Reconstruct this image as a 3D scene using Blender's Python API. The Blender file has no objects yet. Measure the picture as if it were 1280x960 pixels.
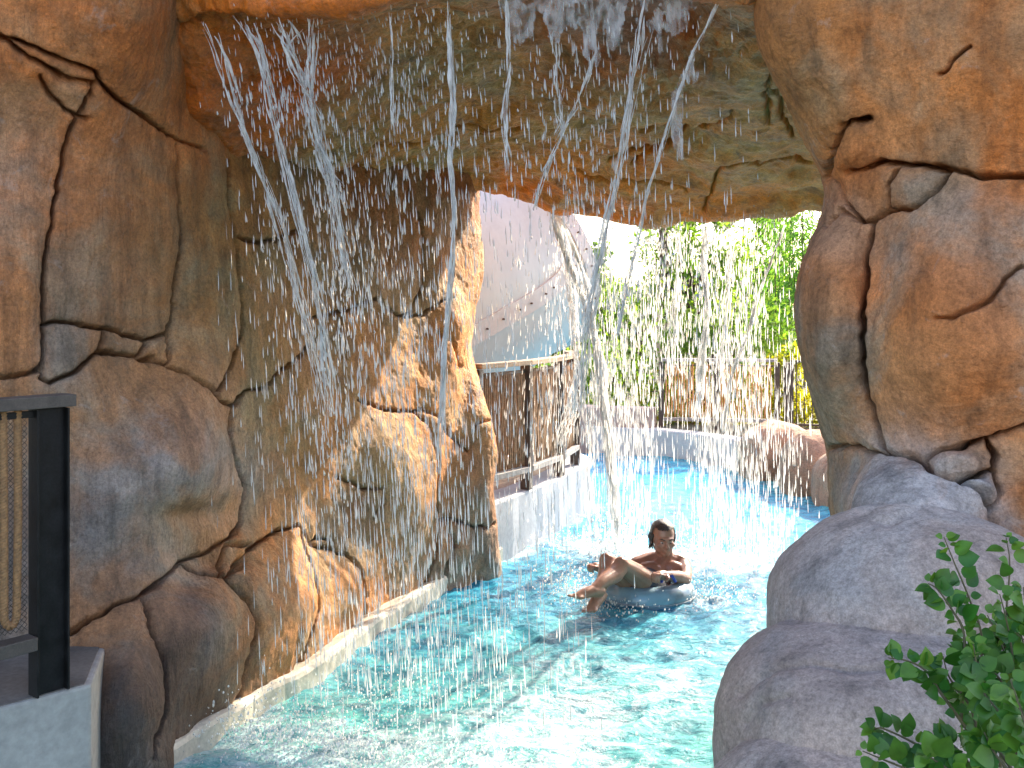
import bpy, bmesh, math, random
import numpy as np
from mathutils import Vector, Matrix
from collections import deque

SEED = 7
rng = np.random.default_rng(SEED)
random.seed(SEED)
scene = bpy.context.scene
COL = scene.collection
R = math.radians

# ------------------------------------------------------------------ camera
FOC = 1280.0; CX = 640.0; HOR = 385.0; CAMH = 1.94
def W(px, py, Y):
    """world point that the photo shows at pixel (px,py), Y metres in front of the camera"""
    return np.array([(px - CX) / FOC * Y, Y, CAMH - (py - HOR) / FOC * Y])
def proj(P):
    Y = np.maximum(P[..., 1], 0.25)
    return CX + P[..., 0] / Y * FOC, HOR + (CAMH - P[..., 2]) / Y * FOC, Y

cam = bpy.data.cameras.new("camera"); cam.lens = 36; cam.sensor_width = 36; cam.sensor_fit = 'HORIZONTAL'
cam.shift_y = -(480 - HOR) / 1280.0
cam.clip_start = 0.05; cam.clip_end = 3000
camo = bpy.data.objects.new("camera", cam); COL.objects.link(camo)
camo.location = (0, 0, CAMH); camo.rotation_euler = (R(90), 0, 0)
scene.camera = camo

# ------------------------------------------------------------------ light
SUN_AZ = (0.59, 0.807)       # horizontal direction towards the sun (x, y)
SUN_EL = R(32)
w = bpy.data.worlds.new("World"); scene.world = w; w.use_nodes = True
nt = w.node_tree; nt.nodes.clear()
sky = nt.nodes.new('ShaderNodeTexSky'); sky.sky_type = 'NISHITA'; sky.sun_disc = False
sky.sun_elevation = SUN_EL; sky.sun_rotation = math.atan2(SUN_AZ[0], SUN_AZ[1])
sky.air_density = 1.0; sky.dust_density = 1.4; sky.ozone_density = 1.2
bg = nt.nodes.new('ShaderNodeBackground'); bg.inputs[1].default_value = 0.15
wo = nt.nodes.new('ShaderNodeOutputWorld')
wb = nt.nodes.new('ShaderNodeMix'); wb.data_type = 'RGBA'; wb.blend_type = 'MULTIPLY'; wb.inputs[0].default_value = 1
wb.inputs[7].default_value = (1.07, .98, .93, 1)      # the camera's daylight white balance
nt.links.new(sky.outputs[0], wb.inputs[6]); nt.links.new(wb.outputs[2], bg.inputs[0]); nt.links.new(bg.outputs[0], wo.inputs[0])
sun = bpy.data.lights.new("sun", 'SUN'); sun.energy = 3.6; sun.angle = R(0.5); sun.color = (1.0, 0.87, 0.68)
suno = bpy.data.objects.new("sun", sun); COL.objects.link(suno)
_sd = Vector((SUN_AZ[0] * math.cos(SUN_EL), SUN_AZ[1] * math.cos(SUN_EL), math.sin(SUN_EL)))
suno.rotation_euler = _sd.to_track_quat('Z', 'Y').to_euler(); suno.location = (6, 12, 9)
scene.view_settings.view_transform = 'Standard'; scene.view_settings.look = 'None'
scene.view_settings.gamma = 1; scene.view_settings.exposure = 2.22; scene.view_settings.use_curve_mapping = False
scene.render.engine = 'CYCLES'
cy = scene.cycles
cy.use_denoising = True
try: cy.denoising_prefilter = 'ACCURATE'
except Exception: pass
try: cy.denoiser = 'OPENIMAGEDENOISE'
except Exception: pass
cy.max_bounces = 8; cy.diffuse_bounces = 4; cy.glossy_bounces = 3; cy.transmission_bounces = 4
cy.transparent_max_bounces = 24; cy.sample_clamp_indirect = 8; cy.caustics_reflective = False; cy.caustics_refractive = False

# ------------------------------------------------------------------ numpy noise
def _hash(ix, iy, iz, seed):
    h = (ix.astype(np.int64) * 374761393 + iy.astype(np.int64) * 668265263 + iz.astype(np.int64) * 2147483647 + seed * 974711) & 0xffffffff
    h = ((h ^ (h >> 13)) * 1274126177) & 0xffffffff
    h = ((h ^ (h >> 15)) * 2246822519) & 0xffffffff
    return ((h ^ (h >> 16)) & 0xffffff) / float(0xffffff)
def vn(P, f=1.0, seed=0):
    p = np.asarray(P, float) * f + seed * 17.31
    i = np.floor(p).astype(np.int64); t = p - i; t = t * t * t * (t * (t * 6 - 15) + 10)
    out = 0
    for dx in (0, 1):
        wx = t[..., 0] if dx else 1 - t[..., 0]
        for dy in (0, 1):
            wy = t[..., 1] if dy else 1 - t[..., 1]
            for dz in (0, 1):
                wz = t[..., 2] if dz else 1 - t[..., 2]
                out = out + wx * wy * wz * _hash(i[..., 0] + dx, i[..., 1] + dy, i[..., 2] + dz, seed)
    return out * 2 - 1
def fbm(P, f=1.0, octv=4, seed=0, gain=0.5):
    a, s, n = 1.0, 0, 0
    for k in range(octv):
        s = s + a * vn(P, f * 2.03 ** k, seed + k); n += a; a *= gain
    return s / n
def ridged(P, f=1.0, octv=3, seed=0):
    a, s, n = 1.0, 0, 0
    for k in range(octv):
        s = s + a * (1 - 2 * np.abs(vn(P, f * 2.1 ** k, seed + k))); n += a; a *= .5
    return s / n

# ------------------------------------------------------------------ mesh helpers
def tag(o, label=None, cat=None, group=None, kind=None):
    if label: o['label'] = label
    if cat: o['category'] = cat
    if group: o['group'] = group
    if kind: o['kind'] = kind
    return o
def empty(name, loc=(0, 0, 0), label=None, cat=None, group=None):
    o = bpy.data.objects.new(name, None); COL.objects.link(o); o.location = [float(c) for c in loc]
    o.empty_display_size = 0.1
    return tag(o, label, cat, group)
def wloc(o):
    v = np.zeros(3)
    while o is not None:
        v += np.array(o.location); o = o.parent
    return v
def mesh_np(name, V, F, mat, parent=None, col=None, smooth=True, origin=None, attr=None):
    """V (n,3) world, F (m,k) same k; k is 3 or 4"""
    V = np.asarray(V, float); F = np.asarray(F, np.int32)
    org = np.zeros(3)
    if origin is not None: org = np.asarray(origin, float)
    base = wloc(parent) if parent is not None else np.zeros(3)
    me = bpy.data.meshes.new(name)
    n, m, k = len(V), len(F), F.shape[1]
    me.vertices.add(n); me.vertices.foreach_set('co', (V - base - org).astype(np.float32).ravel())
    me.loops.add(m * k); me.loops.foreach_set('vertex_index', F.ravel())
    me.polygons.add(m); me.polygons.foreach_set('loop_start', np.arange(0, m * k, k, dtype=np.int32))
    me.polygons.foreach_set('loop_total', np.full(m, k, np.int32))
    me.polygons.foreach_set('use_smooth', np.full(m, smooth, bool))
    me.update(calc_edges=True)
    for nm, c in ((('col', col),) if col is not None else ()) + tuple((attr or {}).items()):
        a = me.attributes.new(nm, 'FLOAT_COLOR', 'POINT')
        c4 = np.ones((n, 4), np.float32); c = np.asarray(c, np.float32)
        c4[:, :3] = c if c.ndim == 2 else c[:, None]
        a.data.foreach_set('color', c4.ravel())
    if mat: me.materials.append(mat)
    o = bpy.data.objects.new(name, me); COL.objects.link(o)
    o.location = org
    if parent is not None: o.parent = parent
    return o
class MB:
    """collects quads/tris as quads-only list of polygons"""
    def __init__(s): s.v = []; s.f = []
    def add(s, vs, fs):
        b = len(s.v); s.v += [tuple(map(float, v)) for v in vs]; s.f += [tuple(i + b for i in f) for f in fs]; return s
    def box(s, c, u, v, n, hu, hv, hn):
        c, u, v, n = map(lambda a: np.asarray(a, float), (c, u, v, n))
        vs = [c + u * hu * a + v * hv * b + n * hn * d for a in (-1, 1) for b in (-1, 1) for d in (-1, 1)]
        return s.add(vs, [(0, 1, 3, 2), (4, 6, 7, 5), (0, 4, 5, 1), (2, 3, 7, 6), (0, 2, 6, 4), (1, 5, 7, 3)])
    def beam(s, a, b, wd, ht, up=(0, 0, 1)):
        a, b = np.asarray(a, float), np.asarray(b, float); d = b - a; L = np.linalg.norm(d); d = d / L
        up = np.asarray(up, float); sd = np.cross(d, up); sd /= np.linalg.norm(sd); up2 = np.cross(sd, d)
        return s.box((a + b) / 2, d, sd, up2, L / 2, wd / 2, ht / 2)
    def tube(s, pts, rad, n=8, cap=True, flat=None):
        pts = np.asarray(pts, float); m = len(pts); rad = np.broadcast_to(np.asarray(rad, float), (m,))
        T = np.gradient(pts, axis=0); T /= np.maximum(np.linalg.norm(T, axis=1, keepdims=True), 1e-9)
        ref = np.array([1, 0, 0.]) if abs(T[0][0]) < .8 else np.array([0, 1., 0])
        A = ref - T * (T @ ref)[:, None]; A /= np.maximum(np.linalg.norm(A, axis=1, keepdims=True), 1e-9); B = np.cross(T, A)
        vs = []
        for i in range(m):
            for k in range(n):
                a = 2 * math.pi * k / n
                vs.append(pts[i] + rad[i] * (math.cos(a) * A[i] * (flat or 1) + math.sin(a) * B[i]))
        fs = [(i * n + k, i * n + (k + 1) % n, (i + 1) * n + (k + 1) % n, (i + 1) * n + k) for i in range(m - 1) for k in range(n)]
        if cap: fs += [tuple(range(n))[::-1], tuple((m - 1) * n + k for k in range(n))]
        return s.add(vs, fs)
    def build(s, name, mat, parent=None, smooth=False, bevel=0, origin=None):
        base = wloc(parent) if parent is not None else np.zeros(3)
        if origin is None: origin = np.zeros(3)
        me = bpy.data.meshes.new(name)
        me.from_pydata([tuple(np.array(v) - base - origin) for v in s.v], [], s.f); me.update()
        bm = bmesh.new(); bm.from_mesh(me); bmesh.ops.recalc_face_normals(bm, faces=bm.faces)
        if bevel: bmesh.ops.bevel(bm, geom=list(bm.edges), offset=bevel, segments=2, affect='EDGES', profile=.6)
        for f in bm.faces: f.smooth = smooth
        bm.to_mesh(me); bm.free()
        me.materials.append(mat)
        o = bpy.data.objects.new(name, me); COL.objects.link(o); o.location = origin
        if parent is not None: o.parent = parent
        return o

# ------------------------------------------------------------------ materials
def newmat(name):
    m = bpy.data.materials.new(name); m.use_nodes = True; m.node_tree.nodes.clear(); return m, m.node_tree
def N(nt, t, **kw):
    n = nt.nodes.new(t)
    for k, v in kw.items():
        if k.startswith('i_'):
            key = k[2:]; key = int(key) if key.isdigit() else key.replace('_', ' ')
            n.inputs[key].default_value = v
        else: setattr(n, k, v)
    return n
def ramp(nt, stops, fac=None):
    n = nt.nodes.new('ShaderNodeValToRGB'); e = n.color_ramp.elements
    while len(e) < len(stops): e.new(0.5)
    for el, (p, c) in zip(e, stops):
        el.position = p; el.color = (c if len(c) == 4 else (*c, 1)) if not isinstance(c, (int, float)) else (c, c, c, 1)
    if fac is not None: nt.links.new(fac, n.inputs[0])
    return n
def L(nt, a, b): nt.links.new(a, b)
def pos_tex(nt, scale=(1, 1, 1)):
    g = N(nt, 'ShaderNodeNewGeometry'); mp = N(nt, 'ShaderNodeMapping'); mp.inputs['Scale'].default_value = scale
    L(nt, g.outputs['Position'], mp.inputs[0]); return mp.outputs[0]
def noise(nt, vec, scale, detail=4, rough=.55, dist=0):
    n = N(nt, 'ShaderNodeTexNoise', i_Scale=scale, i_Detail=detail, i_Roughness=rough, i_Distortion=dist)
    L(nt, vec, n.inputs['Vector']); return n.outputs['Fac']
def mixc(nt, fac, a, b, blend='MIX'):
    n = N(nt, 'ShaderNodeMix', data_type='RGBA', blend_type=blend)
    for sock, v in ((n.inputs[0], fac), (n.inputs[6], a), (n.inputs[7], b)):
        if hasattr(v, 'links'): L(nt, v, sock)
        elif isinstance(v, (int, float)): sock.default_value = v
        else: sock.default_value = (*v, 1) if len(v) == 3 else v
    return n.outputs[2]
def mth(nt, op, a, b=0.0, c=None, clamp=False):
    n = N(nt, 'ShaderNodeMath', operation=op, use_clamp=clamp)
    for i, v in enumerate((a, b) if c is None else (a, b, c)):
        if hasattr(v, 'links'): L(nt, v, n.inputs[i])
        else: n.inputs[i].default_value = v
    return n.outputs[0]
def bump(nt, h, strength=.5, dist=.01, prev=None):
    b = N(nt, 'ShaderNodeBump', i_Strength=strength, i_Distance=dist); L(nt, h, b.inputs['Height'])
    if prev is not None: L(nt, prev, b.inputs['Normal'])
    return b.outputs[0]
def out(nt, sh):
    o = N(nt, 'ShaderNodeOutputMaterial'); L(nt, sh, o.inputs[0])

def rock_material(name, wet=0.0, strat=0.0, soft=1.0):
    m, t = newmat(name)
    a = N(t, 'ShaderNodeVertexColor'); a.layer_name = 'col'
    p = pos_tex(t)
    big = noise(t, p, 2.2, 6, .62, .6); mid = noise(t, p, 9, 6, .65); fine = noise(t, p, 70, 3, .6)
    streak = noise(t, pos_tex(t, (6.5, 6.5, .55)), 1.6, 6, .65, .3)
    blot = noise(t, p, 3.6, 8, .70, .9); grain = noise(t, p, 190, 2, .6)
    c = mixc(t, mth(t, 'MULTIPLY', ramp(t, [(.40, 0), (.56, 1)], big).outputs[0], .85 if soft == 1 else .25), mixc(t, 1, a.outputs[0], (1.0, .98, .96), 'MULTIPLY'), mixc(t, 1, a.outputs[0], (1.28, .86, .60), 'MULTIPLY'))
    c = mixc(t, .62 * soft, c, ramp(t, [(.30, .60), (.44, .92), (.54, 1.03), (.66, 1.28)], blot).outputs[0], 'MULTIPLY')
    c = mixc(t, .7 * soft, c, ramp(t, [(.30, .66), (.5, 1.0), (.70, 1.25)], mid).outputs[0], 'MULTIPLY')
    c = mixc(t, .85, c, ramp(t, [(.32, .55), (.47, 1.0), (.75, 1.25)], streak).outputs[0], 'MULTIPLY')
    c = mixc(t, .9, c, ramp(t, [(.28, .66), (.5, 1.0), (.72, 1.24)], fine).outputs[0], 'MULTIPLY')
    c = mixc(t, .8, c, ramp(t, [(.28, .74), (.5, 1.0), (.72, 1.22)], grain).outputs[0], 'MULTIPLY')
    # pale mineral scuffs with sharp ragged edges
    sc = ramp(t, [(.60, 0), (.66, 1)], noise(t, p, 4.3, 10, .72, 1.4)).outputs[0]
    c = mixc(t, mth(t, 'MULTIPLY', sc, .22), c, (.48, .42, .38))
    # dark algae stains, drawn out downwards
    al = ramp(t, [(.57, 0), (.66, 1)], noise(t, pos_tex(t, (4, 4, .9)), 1.1, 8, .68, .5)).outputs[0]
    c = mixc(t, mth(t, 'MULTIPLY', al, (.26 + .34 * wet) * soft), c, (.055, .045, .03))
    hs = N(t, 'ShaderNodeHueSaturation'); hs.inputs['Saturation'].default_value = 1.08 if soft == 1 else 1.0; hs.inputs['Value'].default_value = 1.04; L(t, c, hs.inputs['Color']); c = hs.outputs[0]
    b = N(t, 'ShaderNodeBsdfPrincipled')
    L(t, c, b.inputs['Base Color'])
    r0 = .86 - .42 * wet
    rr = ramp(t, [(.35, r0 - .22 * wet), (.7, min(.95, r0 + .12))], noise(t, p, 3.1, 5)).outputs[0]
    L(t, rr, b.inputs['Roughness']); b.inputs['Specular IOR Level'].default_value = .35 + .2 * wet
    sv = pos_tex(t, (3.0, 3.0, 9.0)) if strat <= .5 else pos_tex(t, (8.0, 8.0, 1.3))
    n1 = bump(t, noise(t, p, 11, 10, .70, .4), .7, .04)
    n2 = bump(t, noise(t, sv, 3.4, 8, .66, 1.3), .35 + strat * .5, .03, n1)
    n3 = bump(t, noise(t, p, 110, 5, .75), .6, .005, n2)
    L(t, n3, b.inputs['Normal'])
    out(t, b.outputs[0]); return m

def simple(name, base, rough=.6, metal=0, var=.25, scale=8, bumpd=.004, spec=.5, stretch=(1, 1, 1), bstr=.4):
    m, t = newmat(name); p = pos_tex(t, stretch)
    n = noise(t, p, scale, 6, .6, .3); f = noise(t, p, scale * 9, 4, .6)
    c = mixc(t, 1, base, ramp(t, [(.3, 1 - var), (.7, 1 + var)], n).outputs[0], 'MULTIPLY')
    c = mixc(t, 1, c, ramp(t, [(.3, 1 - var * .6), (.7, 1 + var * .6)], f).outputs[0], 'MULTIPLY')
    b = N(t, 'ShaderNodeBsdfPrincipled', i_Roughness=rough, i_Metallic=metal)
    b.inputs['Specular IOR Level'].default_value = spec
    L(t, c, b.inputs['Base Color']); L(t, ramp(t, [(.3, rough * .8), (.7, min(1, rough * 1.2))], n).outputs[0], b.inputs['Roughness'])
    L(t, bump(t, f, bstr, bumpd), b.inputs['Normal']); out(t, b.outputs[0]); return m

M_ROCK = rock_material('rock_dry', 0)
M_ROCKPALE = rock_material('rock_pale', 0, 0, .45)
M_ROCKSUN = rock_material('rock_damp', .35, 1)
M_ROCKWET = rock_material('rock_wet', .8)
M_STEEL = simple('black_steel', (.010, .009, .009), .5, 0, .5, 14, .001, spec=.22)
M_BRONZE = simple('bronze_steel', (.06, .042, .034), .5, 0, .4, 14, .001)
M_WOOD = simple('weathered_wood', (.30, .21, .14), .7, 0, .45, 6, .004, stretch=(1, 1, 9))
M_RAIL = simple('rail_wood', (.32, .24, .18), .65, 0, .4, 12, .003)
M_RAILGREY = simple('rail_grey', (.27, .25, .24), .6, 0, .35, 16, .003)
M_ROPE = simple('manila_rope', (.27, .14, .06), .9, 0, .35, 60, .004)
M_ROPEDK = simple('old_rope', (.25, .15, .085), .9, 0, .45, 30, .004)
M_RAILDK = simple('dark_rail', (.075, .058, .048), .6, 0, .35, 16, .003)
M_DECKSHADE = simple('shaded_deck', (.13, .11, .095), .75, 0, .35, 5, .005)  # dark tone stands in for the shade on the near deck
M_ROPEFAR = simple('sunlit_rope', (.55, .27, .10), .9, 0, .3, 30, .004)  # lighter orange copy: sun glowing through the ropes put into the colour
M_NET = simple('black_net', (.02, .02, .02), .8, 0, .2, 20, .001)
M_CONC = simple('painted_concrete', (.32, .335, .37), .75, 0, .18, 3.5, .006)
M_CONCLT = simple('pale_concrete', (.52, .50, .48), .75, 0, .15, 3.5, .006)  # lighter copy of the pool wall concrete, far wall's sunlight put into it
M_CONCDK = simple('grey_concrete', (.33, .305, .275), .8, 0, .25, 3, .006)
M_KERB = simple('wet_kerb_concrete', (.52, .46, .38), .45, 0, .28, 5, .006)
M_DECK = simple('deck_concrete', (.30, .24, .18), .8, 0, .3, 4, .006)
M_GROUND = simple('soil', (.15, .12, .08), .95, 0, .4, 1.5, .02)
M_PINK = simple('pink_plaster', (.42, .30, .25), .8, 0, .25, 3, .006)
M_SLIDE = simple('white_fibreglass', (.455, .56, .60), .35, 0, .07, 1.2, .002, stretch=(3, 3, .4), bstr=.1)
M_FLANGE = simple('flange_fibreglass', (.52, .57, .60), .4, 0, .1, 3, .002, bstr=.1)
M_BOLT = simple('rusty_bolt', (.10, .06, .045), .5, .5, .3, 30, .001)
M_BARK = simple('bark', (.10, .07, .05), .9, 0, .4, 12, .02, stretch=(3, 3, .6))
M_STEM = simple('plant_stem', (.09, .075, .03), .7, 0, .3, 20, .002)
M_ROOF = simple('blue_grey_roof', (.20, .24, .30), .6, 0, .25, 4, .01)
M_TANWALL = simple('tan_wall', (.40, .28, .18), .8, 0, .2, 3, .01)
M_SKIN = simple('skin', (.34, .165, .105), .36, 0, .14, 18, .002)
M_HAIR = simple('wet_hair', (.022, .014, .010), .3, 0, .4, 40, .006, stretch=(4, 4, 1))
M_SHORTS = simple('dark_swim_shorts', (.03, .035, .06), .6, 0, .3, 20, .004)
M_EYE = simple('eye_white', (.6, .57, .53), .2, 0, .05, 20, .001)
M_BLUEH = simple('blue_strap', (.03, .05, .30), .5, 0, .2, 30, .002)

def leaf_mat(name, c1, c2, trans=.45):
    m, t = newmat(name)
    a = N(t, 'ShaderNodeVertexColor'); a.layer_name = 'col'
    c = mixc(t, 1, mixc(t, mth(t, 'ADD', a.outputs[0], 0), c1, c2), ramp(t, [(.3, .75), (.7, 1.25)], noise(t, pos_tex(t), 26, 3)).outputs[0], 'MULTIPLY')
    b = N(t, 'ShaderNodeBsdfPrincipled', i_Roughness=.42); b.inputs['Specular IOR Level'].default_value = .4
    L(t, c, b.inputs['Base Color'])
    tr = N(t, 'ShaderNodeBsdfTranslucent'); L(t, mixc(t, 1, c, (1.25, 1.35, .55), 'MULTIPLY'), tr.inputs[0])
    x = N(t, 'ShaderNodeMixShader', i_0=trans); L(t, b.outputs[0], x.inputs[1]); L(t, tr.outputs[0], x.inputs[2])
    out(t, x.outputs[0]); return m
M_LEAFTR = leaf_mat('leaf_bright', (.10, .20, .035), (.24, .33, .06), .6)
M_LEAF = leaf_mat('leaf_green', (.028, .12, .014), (.13, .25, .025), .32)
M_LEAFDK = leaf_mat('leaf_dark', (.07, .14, .035), (.17, .25, .05), .58)
M_LEAFYL = leaf_mat('leaf_yellow', (.20, .24, .025), (.48, .40, .03), .6)
M_LEAFBAM = leaf_mat('leaf_bamboo', (.09, .24, .05), (.20, .36, .07), .6)

def water_drop_mat(name, white=.55, tint=(.86, .86, .92)):
    m, t = newmat(name)
    d = N(t, 'ShaderNodeBsdfDiffuse'); d.inputs[0].default_value = (*tint, 1)
    tl = N(t, 'ShaderNodeBsdfTranslucent'); tl.inputs[0].default_value = (.95, .93, .88, 1)
    w1 = N(t, 'ShaderNodeMixShader', i_0=.55); L(t, d.outputs[0], w1.inputs[1]); L(t, tl.outputs[0], w1.inputs[2])
    tp = N(t, 'ShaderNodeBsdfTransparent'); tp.inputs[0].default_value = (.95, .97, 1, 1)
    gl = N(t, 'ShaderNodeBsdfGlossy', i_Roughness=.08)
    fr = N(t, 'ShaderNodeFresnel', i_IOR=1.33)
    c = N(t, 'ShaderNodeMixShader'); L(t, fr.outputs[0], c.inputs[0]); L(t, tp.outputs[0], c.inputs[1]); L(t, gl.outputs[0], c.inputs[2])
    f = ramp(t, [(.35, max(0, white - .25)), (.65, min(1, white + .25))], noise(t, pos_tex(t, (1, 1, .25)), 38, 3)).outputs[0]
    x = N(t, 'ShaderNodeMixShader'); L(t, f, x.inputs[0]); L(t, c.outputs[0], x.inputs[1]); L(t, w1.outputs[0], x.inputs[2])
    out(t, x.outputs[0]); return m
M_DROP = water_drop_mat('falling_water', .55, (.93, .92, .95))  # lavender tints of the near water have sky light put in
M_STREAM = water_drop_mat('water_rope', .64, (.95, .94, .97))
M_DROPB = water_drop_mat('falling_water_far', .50, (.92, .9, .88))  # cream tint puts the backlighting sun into the far water
M_SPLASH = water_drop_mat('splash_water', .75, (.95, .95, .95))
M_SHEET = water_drop_mat('water_sheet', .12)

def vinyl():
    m, t = newmat('blue_vinyl')
    b = N(t, 'ShaderNodeBsdfPrincipled', i_Roughness=.12, i_Transmission_Weight=.35)
    p = pos_tex(t)
    L(t, ramp(t, [(.35, (.26, .36, .42)), (.6, (.35, .55, .68))], noise(t, p, 7, 3)).outputs[0], b.inputs['Base Color'])
    out(t, b.outputs[0]); return m
M_VINYL = vinyl()

# ------------------------------------------------------------------ sculpted rock surfaces
def cr_eval(A, t):
    n = A.shape[0]; t = np.clip(t, 0, n - 1 - 1e-9); i = np.floor(t).astype(int); f = (t - i).reshape((-1,) + (1,) * (A.ndim - 1))
    E = np.concatenate([2 * A[:1] - A[1:2], A, 2 * A[-1:] - A[-2:-1]], 0)
    p0, p1, p2, p3 = E[i], E[i + 1], E[i + 2], E[i + 3]
    return .5 * (2 * p1 + (p2 - p0) * f + (2 * p0 - 5 * p1 + 4 * p2 - p3) * f ** 2 + (3 * p1 - p0 - 3 * p2 + p3) * f ** 3)
def dense(net, hu, hv):
    """net [nc][nr] of world points -> dense grid; spacing about hu across columns, hv along rows"""
    A = np.array(net, float); nc, nr = A.shape[:2]
    def samples(B, h):
        t = np.linspace(0, B.shape[0] - 1, 40 * (B.shape[0] - 1) + 1); C = cr_eval(B, t)
        d = np.linalg.norm(np.diff(C, axis=0), axis=-1)
        px, py, Y = proj((C[1:] + C[:-1]) / 2); vis = ((px > -50) & (px < 1330) & (py > -50) & (py < 1010)).mean(axis=1)
        d = np.percentile(d, 75, axis=1) * np.where(vis > .02, 1, .22); s = np.concatenate([[0], np.cumsum(d)])
        return np.interp(np.linspace(0, s[-1], max(4, int(s[-1] / h))), s, t)
    tu = samples(A, hu); tv = samples(np.swapaxes(A, 0, 1), hv)
    G = cr_eval(A, tu); G = np.swapaxes(cr_eval(np.swapaxes(G, 0, 1), tv), 0, 1)
    return G
def grid_normals(G, toward_cam=True):
    N_ = np.cross(np.gradient(G, axis=0), np.gradient(G, axis=1)); N_ /= np.maximum(np.linalg.norm(N_, axis=-1, keepdims=True), 1e-9)
    px, py, Y = proj(G); vis = (px > 0) & (px < 1280) & (py > 0) & (py < 960)
    s = np.sum(N_ * (np.array([0, 0, CAMH]) - G), -1)
    # judge by the parts that face the camera unobstructed
    kx = np.clip((px / 24).astype(int), 0, 53); ky = np.clip((py / 24).astype(int), 0, 39); zb = np.full((54, 40), 1e9)
    np.minimum.at(zb, (kx[vis], ky[vis]), Y[vis]); vis = vis & (Y < zb[kx, ky] + .08)
    if (np.sum(np.sign(s[vis])) < 0): N_ = -N_
    return N_
def seam_dist(px, py, lines):
    D = np.full(px.shape, 1e9); Wt = np.ones(px.shape)
    for ln in lines:
        wt = 1.0
        if isinstance(ln[0], (int, float)): wt, ln = ln[0], ln[1:]
        for (x0, y0), (x1, y1) in zip(ln[:-1], ln[1:]):
            m = (px > min(x0, x1) - 70) & (px < max(x0, x1) + 70) & (py > min(y0, y1) - 70) & (py < max(y0, y1) + 70)
            if not m.any(): continue
            dx, dy = x1 - x0, y1 - y0; l2 = dx * dx + dy * dy + 1e-9
            X, Y_ = px[m], py[m]; u = np.clip(((X - x0) * dx + (Y_ - y0) * dy) / l2, 0, 1)
            d = np.hypot(X - x0 - u * dx, Y_ - y0 - u * dy)
            cur = D[m]; b = d < cur; cur[b] = d[b]; D[m] = cur
            cw = Wt[m]; cw[b] = wt; Wt[m] = cw
    return D, Wt
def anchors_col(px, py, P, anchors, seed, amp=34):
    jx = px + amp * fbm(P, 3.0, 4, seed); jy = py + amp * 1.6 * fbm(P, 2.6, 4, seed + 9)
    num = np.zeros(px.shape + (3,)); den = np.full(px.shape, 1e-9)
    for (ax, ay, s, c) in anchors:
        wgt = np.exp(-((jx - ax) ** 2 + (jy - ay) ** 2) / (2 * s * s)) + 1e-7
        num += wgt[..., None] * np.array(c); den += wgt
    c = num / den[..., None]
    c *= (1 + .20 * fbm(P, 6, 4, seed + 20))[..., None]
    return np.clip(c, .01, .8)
def blocks_of(D, thr):
    """flood-fill the faces of a grid, seams are the barriers"""
    nu, nv = D.shape[0] - 1, D.shape[1] - 1
    d = .25 * (D[:-1, :-1] + D[1:, :-1] + D[:-1, 1:] + D[1:, 1:])
    free = d > thr; lab = np.full((nu, nv), -1, np.int32); k = 0; sizes = []
    fl = free.tolist(); lb = lab.tolist()
    for i in range(nu):
        for j in range(nv):
            if fl[i][j] and lb[i][j] < 0:
                q = deque([(i, j)]); lb[i][j] = k; n = 0
                while q:
                    a, b = q.popleft(); n += 1
                    for c, e in ((a + 1, b), (a - 1, b), (a, b + 1), (a, b - 1)):
                        if 0 <= c < nu and 0 <= e < nv and fl[c][e] and lb[c][e] < 0: lb[c][e] = k; q.append((c, e))
                sizes.append(n); k += 1
    lab = np.array(lb, np.int32); sizes = np.array(sizes)
    small = np.where(sizes < 260)[0]
    lab[np.isin(lab, small)] = -1
    while (lab < 0).any():
        new = lab.copy()
        for ax, sh in ((0, 1), (0, -1), (1, 1), (1, -1)):
            r = np.roll(lab, sh, ax)
            if ax == 0: r[0 if sh == 1 else -1] = -1
            else: r[:, 0 if sh == 1 else -1] = -1
            m = (new < 0) & (r >= 0); new[m] = r[m]
        lab = new
    return lab
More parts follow.
